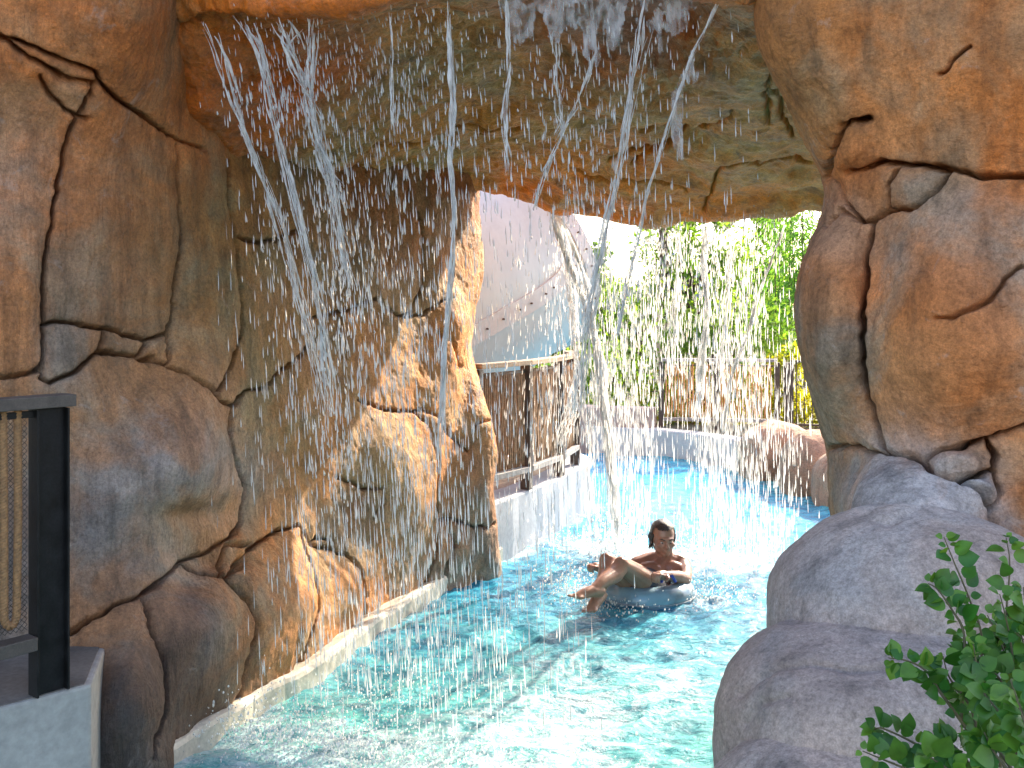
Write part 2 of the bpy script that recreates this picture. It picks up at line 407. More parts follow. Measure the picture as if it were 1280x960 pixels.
def rock_surface(name, net, hu, hv, seams, lumps, anchors, mat, parent, part='rock_block', seed=1, big=.055, midf=.022, ridge=.012, groove=1.0, rough=(), seam_far=1e9):
    G = dense(net, hu, hv); Nn = grid_normals(G); px, py, Y = proj(G)
    wob = np.clip(Y, 1, 9) / 4.5
    jx = px + (5.0 * fbm(G, 5, 3, seed + 40) + 2.0 * vn(G, 32, seed + 41)) / wob
    jy = py + (5.0 * fbm(G, 5, 3, seed + 50) + 2.0 * vn(G, 32, seed + 51)) / wob
    D, Wt = seam_dist(jx, jy, seams)
    D[G[..., 1] > seam_far] = 1e9
    if G[..., 1].min() < 0.3: D[G[..., 1] < .3] = 1e9
    dm = D * Y / FOC
    disp = big * fbm(G, 1.5, 3, seed) + midf * fbm(G, 4.2, 4, seed + 5) + ridge * ridged(G * np.array([1, 1, .55]), 5.5, 4, seed + 11) + .0035 * fbm(G, 38, 3, seed + 30)
    view = np.array([0, 0, CAMH]) - G; view /= np.linalg.norm(view, axis=-1, keepdims=True)
    groove = groove * np.clip((np.sum(view * Nn, -1) - .04) / .24, 0, 1)   # joints fade out where the block turns away
    wv = 1 + .35 * vn(G, 7, seed + 60)
    disp -= groove * Wt * (.013 * np.exp(-dm / .045) + .016 * np.exp(-dm / .016) + .14 * np.exp(-(dm / (.0066 * wv)) ** 2))
    for (ax, ay, sx, sy) in rough:
        disp += np.exp(-((px - ax) / sx) ** 2 - ((py - ay) / sy) ** 2) * (.035 * ridged(G, 13, 4, seed + 80) + .012 * fbm(G, 40, 3, seed + 81))
    for (ax, ay, sx, sy, am) in lumps:
        disp += am * np.exp(-((px - ax) / sx) ** 2 - ((py - ay) / sy) ** 2)
    P = G + Nn * disp[..., None]
    C = anchors_col(px, py, G, anchors, seed + 70)
    lab = blocks_of(D, 2.0)
    nu, nv = D.shape; idx = np.arange(nu * nv).reshape(nu, nv)
    Q = np.stack([idx[:-1, :-1], idx[1:, :-1], idx[1:, 1:], idx[:-1, 1:]], -1).reshape(-1, 4)
    # faces wound so that normals follow Nn
    s = np.cross(G[1, 0] - G[0, 0], G[0, 1] - G[0, 0]); 
    g = np.cross(np.gradient(G, axis=0), np.gradient(G, axis=1)); 
    if np.sum(g * Nn) < 0: Q = Q[:, ::-1]
    labf = lab.reshape(-1); Pv = P.reshape(-1, 3); Cv = C.reshape(-1, 3); outp = []
    for k in np.unique(labf):
        q = Q[labf == k]; u, inv = np.unique(q.ravel(), return_inverse=True)
        hue = 1 + .14 * (np.array([math.sin(k * 7.1 + seed), math.sin(k * 7.1 + seed), math.sin(k * 7.1 + seed)]) + .35 * np.array([math.sin(k * 3.3), 0, -math.sin(k * 3.3)]))
        o = mesh_np(part, Pv[u], inv.reshape(-1, 4), mat, parent, np.clip(Cv[u] * hue, .01, .8))
        outp.append(o)
    return outp
def rows(px, spec):
    """spec: list of (py, Y) or (px, py, Y)"""
    return [W(*(s if len(s) == 3 else (px, s[0], s[1]))) for s in spec]

# ---- colours of the stained concrete rock; gold has sunlight, lilac sky light painted in
TAN = (.37, .235, .145); ORG = (.40, .205, .105); GRY = (.30, .255, .235); OLV = (.225, .165, .085); RED = (.24, .105, .06)
BRN = (.235, .15, .09); DRK = (.10, .085, .07); MAU = (.385, .345, .335); SUNGLD = (.46, .285, .15); LILAC = (.33, .28, .285)

# ---- the wall along the river on the far side of the deck
LW = [
 rows(-420, [(-420, 3.95), (0, 3.95), (180, 3.95), (420, 3.9), (560, 3.85), (690, 3.85), (800, 3.85), (930, 3.9), (1100, 3.9)]),
 rows(-120, [(-400, 4.15), (0, 4.15), (180, 4.15), (420, 4.1), (560, 4.05), (690, 4.05), (800, 4.05), (930, 4.05), (1100, 4.05)]),
 rows(0,    [(-380, 4.2), (0, 4.2), (180, 4.35), (420, 4.3), (560, 4.2), (690, 4.2), (800, 4.15), (930, 4.1), (1100, 4.1)]),
 rows(90,   [(-360, 4.3), (0, 4.3), (180, 4.5), (420, 4.5), (560, 4.4), (690, 4.38), (800, 4.2), (930, 4.05), (1100, 4.1)]),
 rows(165,  [(-340, 4.40), (0, 4.40), (180, 4.72), (420, 4.72), (560, 4.55), (690, 4.5), (800, 4.3), (180, 930, 4.12), (180, 1100, 4.2)]),
 rows(228,  [(-320, 4.75), (225, 4, 4.82), (228, 172, 5.04), (420, 4.98), (560, 4.72), (690, 4.85), (800, 4.52), (225, 915, 4.42), (225, 1080, 4.5)]),
 rows(300,  [(-300, 5.9), (20, 5.9), (200, 5.55), (410, 5.4), (550, 5.25), (650, 5.25), (750, 4.98), (300, 878, 4.8), (300, 1040, 4.85)]),
 rows(400,  [(-260, 6.5), (40, 6.5), (210, 6.35), (400, 6.2), (530, 6.02), (630, 5.9), (710, 5.78), (400, 806, 5.62), (400, 940, 5.65)]),
 rows(500,  [(-220, 7.1), (60, 7.1), (215, 7.05), (385, 6.95), (500, 6.72), (600, 6.62), (680, 6.6), (500, 744, 6.6), (500, 850, 6.6)]),
 rows(560,  [(-180, 7.6), (80, 7.6), (225, 7.55), (360, 7.45), (490, 7.2), (585, 7.1), (655, 7.12), (565, 716, 7.15), (565, 810, 7.15)]),
 [W(594, -150, 7.95), W(594, 90, 7.95), W(591, 235, 7.95), W(598, 330, 7.9), W(579, 430, 7.75), W(598, 500, 7.5), W(617, 580, 7.4), W(622, 695, 7.5), W(622, 790, 7.5)],
 [W(588, -100, 8.3), W(588, 100, 8.3), W(586, 240, 8.3), W(584, 335, 8.25), W(572, 430, 8.1), W(586, 500, 7.9), W(594, 580, 7.8), W(596, 690, 7.8), W(596, 790, 7.8)],
 [W(440, -100, 8.6), W(440, 100, 8.6), W(440, 240, 8.6), W(440, 335, 8.6), W(440, 430, 8.4), W(460, 500, 8.2), W(470, 580, 8.1), W(470, 690, 8.1), W(470, 790, 8.1)],
 [W(120, -100, 8.2), W(120, 100, 8.2), W(120, 240, 8.2), W(120, 335, 8.2), W(120, 430, 8.0), W(120, 500, 8.0), W(120, 580, 8.0), W(120, 690, 8.0), W(120, 790, 8.0)],
]
LW_SEAMS = [
 [(-40, 34), (0, 46), (20, 50), (60, 68), (100, 82), (122, 92), (126, 103), (115, 109), (80, 96), (40, 74), (10, 53), (0, 46)],
 [(120, 109), (110, 130), (95, 155), (82, 185), (72, 225), (65, 270), (58, 310), (54, 360), (55, 407)],
 [.7, (50, 95), (64, 120), (85, 140), (110, 150)],
 [(126, 107), (160, 130), (200, 158), (224, 174)], [1.3, (224, 174), (227, 220), (229, 280), (226, 330), (222, 380), (214, 430), (213, 458)],
 [.8, (224, 174), (250, 181), (258, 186)],
 [(55, 407), (80, 403), (118, 410), (150, 413), (185, 425), (200, 420), (216, 417)],
 [(55, 407), (53, 445), (54, 470)], [(-30, 476), (0, 470), (40, 462), (53, 455)],
 [(54, 470), (65, 478), (95, 465), (122, 441), (150, 441), (172, 443), (195, 448), (213, 458), (235, 470), (262, 488), (272, 502), (285, 507)],
 [(134, 411), (122, 441)], [(187, 425), (172, 443)],
 [.9, (290, 196), (288, 260), (293, 310), (295, 360), (298, 420), (285, 455), (268, 487)],
 [.8, (298, 295), (325, 303), (350, 298), (373, 288)],
 [.9, (285, 507), (300, 490), (330, 484), (350, 465), (372, 448), (400, 420)],
 [.5, (285, 508), (283, 535), (290, 570), (302, 610)],
 [(400, 395), (440, 385), (470, 374), (498, 396), (515, 388), (528, 358), (531, 320), (522, 265)],
 [.8, (498, 396), (530, 392), (545, 380), (558, 372)],
 [.9, (545, 415), (560, 430), (572, 460)],
 [1.2, (60, 800), (87, 788), (130, 768), (170, 748), (182, 735), (200, 720), (215, 705)], [.8, (215, 705), (250, 690), (280, 676), (300, 652), (303, 612)],
 [1.2, (174, 748), (182, 790), (197, 830), (202, 870), (202, 905), (192, 945)],
 [1.1, (275, 728), (295, 755), (305, 780), (307, 820), (306, 860), (294, 890)],
 [(215, 706), (240, 720), (260, 725), (275, 727)], [.8, (275, 727), (300, 705), (306, 684)], [.5, (270, 725), (277, 684), (306, 684)],
 [(275, 728), (310, 686), (345, 665), (368, 659)],
 [(368, 659), (380, 715), (385, 760), (372, 800), (356, 850)],
 [(368, 659), (383, 682), (415, 687), (440, 700), (452, 720), (455, 745), (448, 790)], [.8, (383, 682), (395, 672), (415, 674), (416, 687)],
 [.9, (420, 595), (435, 600), (452, 610), (472, 609), (470, 630), (463, 648)],
 [(445, 500), (470, 512), (515, 515), (535, 530), (542, 555), (543, 600), (543, 645), (543, 680), (535, 710), (518, 748)],
 [(515, 515), (530, 511), (550, 522), (565, 545), (582, 564)], [(590, 540), (596, 530), (608, 526), (620, 530)],
 [(543, 652), (560, 648), (575, 652), (595, 662), (593, 685), (583, 712)], [.8, (595, 658), (612, 662), (622, 655)], [.6, (558, 655), (565, 680), (555, 705), (552, 725)],
]
LW_LUMPS = [(150, 620, 90, 110, .08), (235, 590, 40, 50, .05), (150, 280, 60, 120, .05), (30, 280, 40, 150, .04), (265, 350, 30, 120, .05),
  (150, 850, 40, 70, .06), (245, 800, 45, 70, .09), (345, 760, 55, 70, .12), (425, 740, 30, 40, .05), (500, 620, 50, 80, .10), (480, 560, 40, 40, .05), (575, 690, 25, 30, .06), (585, 590, 25, 50, .05), (560, 410, 22, 40, .06), (230, 640, 50, 16, -.05), (270, 706, 34, 14, -.05)]
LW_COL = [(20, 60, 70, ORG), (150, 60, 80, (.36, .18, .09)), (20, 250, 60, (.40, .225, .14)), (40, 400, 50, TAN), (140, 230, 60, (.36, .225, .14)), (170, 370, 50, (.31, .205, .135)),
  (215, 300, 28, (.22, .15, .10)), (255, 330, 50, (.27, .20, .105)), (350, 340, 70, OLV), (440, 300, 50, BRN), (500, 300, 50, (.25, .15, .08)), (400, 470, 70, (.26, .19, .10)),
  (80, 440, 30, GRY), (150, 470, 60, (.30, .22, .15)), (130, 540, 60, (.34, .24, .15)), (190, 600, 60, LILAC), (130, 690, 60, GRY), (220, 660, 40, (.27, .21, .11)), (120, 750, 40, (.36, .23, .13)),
  (150, 830, 45, (.075, .064, .062)), (235, 770, 45, (.115, .10, .105)), (240, 850, 45, (.10, .08, .066)), (340, 720, 50, SUNGLD), (330, 800, 50, (.33, .22, .13)), (420, 740, 40, SUNGLD),
  (500, 450, 50, SUNGLD), (580, 380, 40, SUNGLD), (480, 560, 50, SUNGLD), (440, 640, 25, DRK), (520, 640, 40, SUNGLD), (470, 690, 40, (.25, .17, .10)), (525, 650, 20, (.14, .11, .07)), (570, 620, 30, (.30, .20, .12)), (575, 690, 35, (.30, .24, .20)), (610, 640, 25, (.25, .19, .15))]  # gold anchors sit on the sunlit patches, that brightness painted in
lw = empty('rock_wall', W(200, 930, 4.4) * np.array([1, 1, 0]), 'stained moulded rock wall with dark winding seams rising beside the pool', 'rock wall')
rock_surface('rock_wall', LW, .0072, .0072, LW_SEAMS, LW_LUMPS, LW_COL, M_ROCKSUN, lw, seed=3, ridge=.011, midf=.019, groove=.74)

# ---- the overhang that bridges the river
def orow(pts): return [W(*p) for p in pts]
OV_ROWS = [
 orow([(560, -900, 8.2), (600, -900, 8.2), (640, -900, 8.3), (700, -900, 8.3), (760, -900, 8.2), (840, -850, 8.0), (950, -800, 7.8), (1060, -750, 7.5)]),
 orow([(140, -900, 5.3), (220, -900, 4.95), (300, -900, 4.7), (420, -900, 4.6), (560, -900, 4.5), (720, -900, 4.3), (880, -900, 4.15), (1010, -900, 4.1)]),
 orow([(140, -300, 5.2), (222, -300, 4.84), (290, -300, 4.5), (420, -300, 4.25), (560, -300, 4.15), (720, -300, 4.0), (870, -300, 3.9), (985, -300, 3.9)]),
 orow([(150, -40, 5.2), (218, -30, 4.84), (290, -30, 4.52), (410, -36, 4.32), (540, -50, 4.22), (700, -60, 4.05), (860, -55, 3.92), (965, -40, 3.9)]),
 orow([(155, 14, 5.25), (218, 18, 4.86), (292, 16, 4.55), (405, 8, 4.36), (530, -8, 4.26), (690, -18, 4.1), (850, -14, 3.96), (950, -6, 3.92)]),
 orow([(165, 20, 5.3), (222, 19, 4.92), (297, 17, 4.68), (408, 9, 4.55), (530, -4, 4.5), (690, -10, 4.4), (850, -6, 4.2), (950, 4, 4.1)]),
 orow([(190, 60, 5.35), (228, 76, 4.98), (312, 66, 5.05), (414, 46, 5.1), (525, 26, 5.15), (680, 20, 5.1), (840, 14, 4.8), (950, 30, 4.45)]),
 orow([(220, 160, 5.5), (262, 172, 5.35), (348, 170, 5.6), (440, 130, 5.75), (545, 78, 5.8), (680, 100, 5.9), (800, 140, 5.7), (958, 90, 4.9)]),
 orow([(240, 185, 5.8), (300, 205, 5.75), (400, 200, 6.1), (490, 170, 6.35), (580, 130, 6.45), (690, 150, 6.6), (830, 160, 6.4), (985, 140, 5.6)]),
 orow([(300, 205, 6.4), (360, 214, 6.5), (450, 219, 6.85), (530, 218, 7.15), (600, 205, 7.25), (700, 215, 7.3), (840, 225, 7.05), (1010, 210, 6.5)]),
 orow([(380, 215, 7.0), (430, 221, 7.2), (500, 229, 7.5), (560, 236, 7.8), (628, 247, 7.9), (712, 272, 7.85), (840, 277, 7.55), (1030, 262, 7.1)]),
 orow([(420, 205, 7.5), (470, 210, 7.7), (540, 222, 7.95), (590, 228, 8.1), (640, 238, 8.2), (720, 262, 8.2), (850, 266, 7.9), (1045, 250, 7.4)]),
 orow([(500, -200, 8.0), (540, -200, 8.1), (580, -200, 8.2), (620, -200, 8.3), (670, -200, 8.4), (750, -200, 8.3), (860, -200, 8.1), (1050, -200, 7.6)]),
 orow([(560, -899, 8.2), (600, -899, 8.2), (640, -899, 8.3), (700, -899, 8.3), (760, -899, 8.2), (840, -849, 8.0), (950, -799, 7.8), (1060, -749, 7.5)]),
]
for k_, dy_ in ((8, 8), (9, 16), (10, 28), (11, 28)): OV_ROWS[k_] = [p_ + np.array([0, 0, dy_ / FOC * p_[1]]) * min(1, i_ / 3.5) for i_, p_ in enumerate(OV_ROWS[k_])]
OV = np.swapaxes(np.array([list(q_) + [q_[-1] + np.array([.7, -.1, 0])] for q_ in OV_ROWS]), 0, 1)
OV_SEAMS = [[.8, (790, 205), (830, 180), (860, 158), (890, 148), (915, 134)], [.7, (880, 262), (905, 195), (935, 192), (958, 202), (990, 196), (1015, 205)], [.7, (962, 150), (957, 110), (968, 84), (985, 80)], [.8, (960, 102), (974, 116), (978, 140), (995, 165)],
  [.7, (560, 150), (600, 146), (650, 145), (690, 155)], [.6, (710, 205), (740, 215), (780, 222), (830, 228), (860, 240)], [.6, (440, 190), (480, 186), (540, 172)], [.7, (800, 168), (840, 156), (845, 170), (800, 190), (760, 200)]]
OV_LUMPS = [(480, 120, 60, 18, .05), (560, 95, 40, 20, .06), (640, 150, 80, 25, .06), (820, 130, 60, 22, -.07), (900, 190, 60, 20, .07), (760, 240, 80, 20, .05)]
OV_COL = [(100, -40, 90, (.26, .13, .065)), (300, -20, 90, (.26, .13, .065)), (500, -30, 80, (.28, .14, .07)), (240, 90, 40, RED), (330, 90, 50, (.23, .10, .06)), (260, 160, 40, (.15, .08, .045)), (420, 70, 50, (.26, .12, .075)), (500, 70, 30, (.31, .31, .27)), (430, 160, 30, (.24, .20, .15)), (590, 40, 30, (.31, .31, .27)),  # pale grey-green anchors put the ledge's wet highlights into the colour
  (520, 130, 40, OLV), (640, 120, 60, OLV), (500, 200, 60, OLV), (700, 30, 60, (.22, .13, .12)), (820, 20, 60, (.20, .10, .09)), (930, 30, 40, (.26, .17, .11)), (800, 120, 28, (.29, .28, .25)), (920, 50, 25, (.33, .33, .30)), (700, 170, 60, (.26, .18, .085)), (850, 180, 70, (.24, .165, .08)), (950, 220, 60, (.22, .19, .095)),
  (650, 245, 40, (.30, .17, .08)), (800, 260, 50, (.33, .18, .085)), (930, 262, 50, (.32, .18, .085)), (560, 225, 40, (.22, .18, .09)), (980, 150, 30, (.26, .18, .10))]
OV_COL = [(x_, y_, s_, tuple(min(.6, k_ * 1.65 * w_) for k_, w_ in zip(c_, (1.16, .98, .70)))) for (x_, y_, s_, c_) in OV_COL]  # whole overhang raised and warmed: light bounced off the water, painted in
ov = empty('rock_overhang', W(640, 100, 5.8), 'olive rock overhang spanning the pool with water pouring off its edges', 'rock overhang')
rock_surface('rock_overhang', OV, .011, .011, OV_SEAMS, OV_LUMPS, OV_COL, M_ROCKWET, ov, part='rock_face', seed=23, big=.07, midf=.035, ridge=.03, rough=[(500, 90, 60, 45), (430, 170, 45, 45), (570, 50, 60, 35), (820, 110, 60, 40), (920, 55, 50, 25), (350, 90, 60, 40)])

# ---- the pillar that carries its other end
RP_PY = [-420, -150, 0, 85, 150, 220, 262, 340, 400, 470, 540, 600, 660, 760, 900]
SILX = [890, 925, 940, 957, 988, 1020, 1025, 1002, 995, 1006, 1027, 1039, 1043, 1045, 1045]
SILY = [4.0, 3.95, 3.92, 3.95, 4.02, 4.1, 4.12, 4.08, 4.05, 4.06, 4.12, 4.15, 4.1, 4.0, 3.9]
def pcol(dx, dY, dpx=None): return [W(SILX[i] + (dx[i] if hasattr(dx, '__len__') else dx), RP_PY[i], SILY[i] + (dY[i] if hasattr(dY, '__len__') else dY)) for i in range(15)]
def pabs(px, Y): return [W(px, RP_PY[i], Y[i] if hasattr(Y, '__len__') else Y) for i in range(15)]
RP = [
 pabs(1250, 7.4), pcol([150] * 15, 2.6), pcol([75] * 15, 1.1), pcol([22] * 15, .40), pcol([2]*15, .12),
 pcol([20, 20, 20, 20, 20, 16, 12, 14, 16, 16, 14, 12, 12, 12, 12], -.12),
 pcol([66, 66, 66, 66, 60, 44, 38, 48, 52, 50, 46, 40, 34, 34, 34], [-.24] * 10 + [-.28, -.34, -.55, -.7, -.7]),
 pabs(1100, [3.68, 3.66, 3.66, 3.7, 3.74, 3.78, 3.8, 3.76, 3.74, 3.74, 3.74, 3.62, 3.4, 3.2, 3.1]),
 pabs(1180, [3.55, 3.53, 3.53, 3.56, 3.6, 3.62, 3.58, 3.52, 3.5, 3.5, 3.55, 3.48, 3.3, 3.1, 3.0]),
 pabs(1260, [3.45, 3.43, 3.43, 3.45, 3.48, 3.5, 3.46, 3.42, 3.4, 3.4, 3.45, 3.46, 3.45, 3.3, 3.2]),
 pabs(1380, [3.35] * 15), pabs(1560, [3.3] * 15), pabs(1900, [3.25] * 15),
]
RP_SEAMS = [
 [(1400, 226), (1280, 222), (1230, 220), (1205, 215), (1185, 211), (1165, 207), (1120, 206), (1100, 204), (1075, 215), (1055, 220)],
 [(1187, 212), (1170, 235), (1140, 255), (1115, 262), (1092, 271), (1080, 274), (1065, 265), (1048, 248), (1030, 225)],
 [.5, (1120, 206), (1112, 230), (1109, 262)],
 [1.3, (1088, 150), (1065, 158), (1048, 168), (1040, 180), (1032, 200), (1026, 225)],
 [1.2, (1092, 271), (1090, 300), (1085, 325), (1080, 360), (1078, 400), (1080, 440), (1082, 480), (1090, 505), (1097, 535), (1105, 562)],
 [1.0, (1030, 560), (1070, 562), (1105, 565), (1140, 577), (1158, 586)],
 [1.2, (1158, 586), (1180, 565), (1205, 555), (1232, 547), (1280, 533), (1400, 510)],
 [(1158, 586), (1170, 600), (1190, 607), (1215, 597), (1242, 585), (1246, 570), (1232, 548)],
 [(1195, 606), (1215, 617), (1235, 638), (1246, 620), (1243, 588)],
 [(1236, 638), (1243, 660), (1256, 690), (1262, 760)],
 [.35, (1030, 280), (1045, 262), (1075, 274)], [.4, (1280, 330), (1255, 345), (1235, 375), (1195, 398), (1180, 398)], [.35, (1175, 95), (1195, 75), (1215, 60)],
]
RP_LUMPS = [(1050, 400, 30, 90, .05), (1170, 400, 70, 110, .06), (1120, 235, 45, 20, .03), (1060, 195, 20, 18, .03), (1200, 580, 30, 18, .05), (1222, 615, 20, 18, .04), (1120, 620, 70, 40, .05), (1010, 40, 40, 90, -.04), (1160, 80, 90, 70, .05)]
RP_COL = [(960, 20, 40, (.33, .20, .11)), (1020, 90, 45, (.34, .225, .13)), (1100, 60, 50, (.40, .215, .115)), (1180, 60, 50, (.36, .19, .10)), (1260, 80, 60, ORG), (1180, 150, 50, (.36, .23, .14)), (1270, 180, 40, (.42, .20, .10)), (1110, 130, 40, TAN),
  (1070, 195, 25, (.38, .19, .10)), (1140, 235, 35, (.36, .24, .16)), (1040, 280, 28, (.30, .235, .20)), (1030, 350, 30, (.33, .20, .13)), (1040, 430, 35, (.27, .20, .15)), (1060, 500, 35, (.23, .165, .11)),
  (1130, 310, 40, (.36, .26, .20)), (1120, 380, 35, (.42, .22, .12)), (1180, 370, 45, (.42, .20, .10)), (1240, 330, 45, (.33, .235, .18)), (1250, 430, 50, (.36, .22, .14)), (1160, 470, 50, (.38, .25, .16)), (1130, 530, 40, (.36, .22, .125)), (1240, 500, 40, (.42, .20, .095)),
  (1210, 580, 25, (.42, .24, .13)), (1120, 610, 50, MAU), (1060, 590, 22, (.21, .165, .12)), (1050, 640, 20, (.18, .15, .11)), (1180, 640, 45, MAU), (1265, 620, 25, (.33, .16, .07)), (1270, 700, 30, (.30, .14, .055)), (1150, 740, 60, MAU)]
rp = empty('rock_pillar', W(1120, 700, 3.5) * np.array([1, 1, 0]) + np.array([0, 0, .6]), 'orange and grey rock pillar holding up the overhang above mauve boulders', 'rock pillar')
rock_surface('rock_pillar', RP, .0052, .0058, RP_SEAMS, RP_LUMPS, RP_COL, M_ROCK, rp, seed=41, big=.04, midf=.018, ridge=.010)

# ---- free-standing boulders
_ico = {}
def ico(sub):
    if sub not in _ico:
        bm = bmesh.new(); bmesh.ops.create_icosphere(bm, subdivisions=sub, radius=1)
        _ico[sub] = (np.array([v.co[:] for v in bm.verts]), np.array([[v.index for v in f.verts] for f in bm.faces])); bm.free()
    return _ico[sub]
def boulder(name, c, rad, label, anchors, mat, seed, sub=6, ex=2.6, rotz=0, big=.16, midf=.05, ridge=.02, down=1.0, group=None, creases=(), tilt=0):
    V, F = ico(sub); c = np.asarray(c, float); rad = np.asarray(rad, float)
    U = V / (np.sum(np.abs(V) ** ex, axis=1) ** (1 / ex))[:, None]
    m = rad.mean()
    P0 = U * rad; P0[:, 2] = np.where(P0[:, 2] < 0, P0[:, 2] * down, P0[:, 2])
    ct, st = math.cos(tilt), math.sin(tilt); P0 = P0 @ np.array([[ct, 0, st], [0, 1, 0], [-st, 0, ct]]).T
    ca, sa = math.cos(rotz), math.sin(rotz); P0 = P0 @ np.array([[ca, -sa, 0], [sa, ca, 0], [0, 0, 1]]).T
    Pw = P0 + c; nrm = P0 / np.maximum(np.linalg.norm(P0, axis=1, keepdims=True), 1e-6)
    d = m * (big * fbm(Pw, .9 / m, 3, seed) + midf * fbm(Pw, 2.6 / m, 4, seed + 3)) + ridge * ridged(Pw * np.array([1, 1, .6]), 5, 4, seed + 7) * m + .002 * fbm(Pw, 42, 3, seed + 8)
    px, py, Y = proj(Pw)
    if len(creases):
        D, Wt = seam_dist(px + 3 * vn(Pw, 9, seed), py + 3 * vn(Pw, 9, seed + 1), creases); dm = D * Y / FOC
        view = np.array([0, 0, CAMH]) - Pw; view /= np.linalg.norm(view, axis=1, keepdims=True); Wt = Wt * np.clip((np.sum(view * nrm, 1) - .1) / .5, 0, 1)
        d -= Wt * (.03 * np.exp(-dm / .04) + .03 * np.exp(-(dm / .009) ** 2))
    Pw = Pw + nrm * d[:, None]
    C = anchors_col(px, py, Pw, anchors, seed + 70) if len(anchors) else np.tile(np.array(MAU), (len(Pw), 1))
    o = mesh_np(name, Pw, F, mat, None, C, origin=c - np.array([0, 0, rad[2] * down]))
    return tag(o, label, 'boulder', group)
MCOL = [(1000, 700, 50, (.27, .235, .235)), (1080, 680, 60, MAU), (1110, 750, 50, (.31, .255, .235)), (1200, 690, 50, (.29, .25, .24)), (980, 840, 60, (.26, .225, .22)), (1060, 820, 60, (.31, .27, .27)), (1110, 860, 50, (.25, .225, .23)), (920, 880, 50, (.30, .235, .20)), (1000, 930, 60, (.30, .25, .235)), (900, 950, 50, (.25, .22, .215)), (1100, 930, 50, MAU)]
MCOL = [(x_, y_, s_, tuple(min(.6, k_ * w_) for k_, w_ in zip(c_, (1.22, 1.21, 1.16)))) for (x_, y_, s_, c_) in MCOL]
SB = 'mauve boulders stacked below the pillar'
boulder('boulder', W(1146, 772, 3.35), (.455, .46, .355), 'smooth mauve boulder at the foot of the pillar, topmost of the three', MCOL, M_ROCKPALE, 91, sub=7, ex=2.25, big=.07, group=SB, midf=.03, ridge=.012, down=1.0, rotz=.2, creases=[[.4, (1060, 640), (1110, 652), (1150, 640)]])
boulder('boulder', W(1106, 922, 3.05), (.49, .42, .345), 'broad mauve boulder in the middle of the stack, half behind the leaves', MCOL, M_ROCKPALE, 95, sub=7, ex=2.5, big=.07, group=SB, midf=.03, ridge=.014, down=1.2, rotz=.25, creases=[[.6, (925, 868), (945, 845), (965, 832), (1010, 826), (1060, 834), (1110, 830)], [.4, (930, 905), (950, 880), (985, 872)]])
boulder('boulder', W(1085, 1060, 2.75), (.455, .38, .31), 'low mauve boulder at the very bottom of the stack, under the two others', MCOL, M_ROCKPALE, 99, sub=7, ex=2.4, big=.07, group=SB, midf=.03, ridge=.014, down=2.0, rotz=.2)
FC = [(950, 560, 60, (.38, .265, .19)), (1010, 570, 60, (.37, .255, .185)), (960, 600, 20, (.28, .20, .145))]
boulder('bank_boulder', W(972, 572, 11.9), (.44, .42, .40), 'rounded tan boulder on the far bank beside the white wall', FC, M_ROCKPALE, 111, sub=6, ex=2.5, big=.10, ridge=.03, down=1.3, group='tan boulders on the far bank')
boulder('bank_boulder', W(1016, 588, 11.0), (.36, .45, .42), 'peaked tan boulder on the far bank next to the pillar edge', FC, M_ROCKPALE, 117, sub=6, ex=2.2, big=.10, ridge=.03, down=1.3, group='tan boulders on the far bank')
boulder('bank_boulder', W(1062, 610, 10.2), (.36, .42, .36), 'pale boulder on the far bank half hidden by the pillar', FC, M_ROCKPALE, 121, sub=5, ex=2.4, big=.10, ridge=.03, down=1.4, group='tan boulders on the far bank')
# ------------------------------------------------------------------ setting: ground, water, deck
LEFT_BANK = [(-4.6, -3.0), (-2.75, 2.2), (-1.95, 3.35), (-1.60, 3.78), (-1.44, 4.3), (-1.22, 4.9), (-1.02, 5.3), (-.82, 6.0), (-.60, 6.65), (-.26, 7.55), (-.08, 7.95), (.22, 8.55), (.50, 9.2), (.74, 9.85), (.80, 10.15), (.72, 10.55), (.30, 10.9), (-1.2, 11.4), (-4.5, 12.0)]
FAR_BANK = [(-4.5, 14.6), (-1.5, 14.3), (1.08, 13.85), (1.9, 13.5), (2.5, 12.8), (2.95, 12.0), (3.25, 11.0), (3.45, 10.0), (3.5, 9.0), (3.3, 8.0), (2.9, 7.0), (2.3, 5.9), (1.9, 4.8), (1.5, 3.9), (1.1, 3.0), (.7, 1.8), (.2, -3.0)]
def ring_ground(name, hole, z, R_, mat):
    bm = bmesh.new(); hv = [bm.verts.new((x, y, z)) for x, y in hole]
    n = 48; ov_ = [bm.verts.new((R_ * math.cos(2 * math.pi * k / n), R_ * math.sin(2 * math.pi * k / n) + 6, z)) for k in range(n)]
    ed = [bm.edges.new((l[i], l[(i + 1) % len(l)])) for l in (hv, ov_) for i in range(len(l))]
    bmesh.ops.triangle_fill(bm, use_beauty=True, edges=ed)
    bmesh.ops.recalc_face_normals(bm, faces=bm.faces)
    if sum(f.normal.z for f in bm.faces) < 0: bmesh.ops.reverse_faces(bm, faces=bm.faces)
    me = bpy.data.meshes.new(name); bm.to_mesh(me); bm.free(); me.materials.append(mat)
    o = bpy.data.objects.new(name, me); COL.objects.link(o); return tag(o, kind='structure')
def offs(poly, d):
    p = np.array(poly); t = np.gradient(p, axis=0); t /= np.linalg.norm(t, axis=1, keepdims=True)
    return p + d * np.stack([-t[:, 1], t[:, 0]], 1)
hole = [tuple(p) for p in offs(LEFT_BANK, .14)] + [tuple(p) for p in offs(FAR_BANK, .10)]
ring_ground('ground', hole, .22, 600, M_GROUND)
# pool floor and side
fl = MB(); fl.add([(-7, -4, -1.1), (6, -4, -1.1), (6, 16, -1.1), (-7, 16, -1.1)], [(0, 1, 2, 3)])
M_FLOOR = simple('pool_paint', (.10, .42, .52), .6, 0, .15, 2, .003)
tag(fl.build('pool_floor', M_FLOOR), kind='structure')

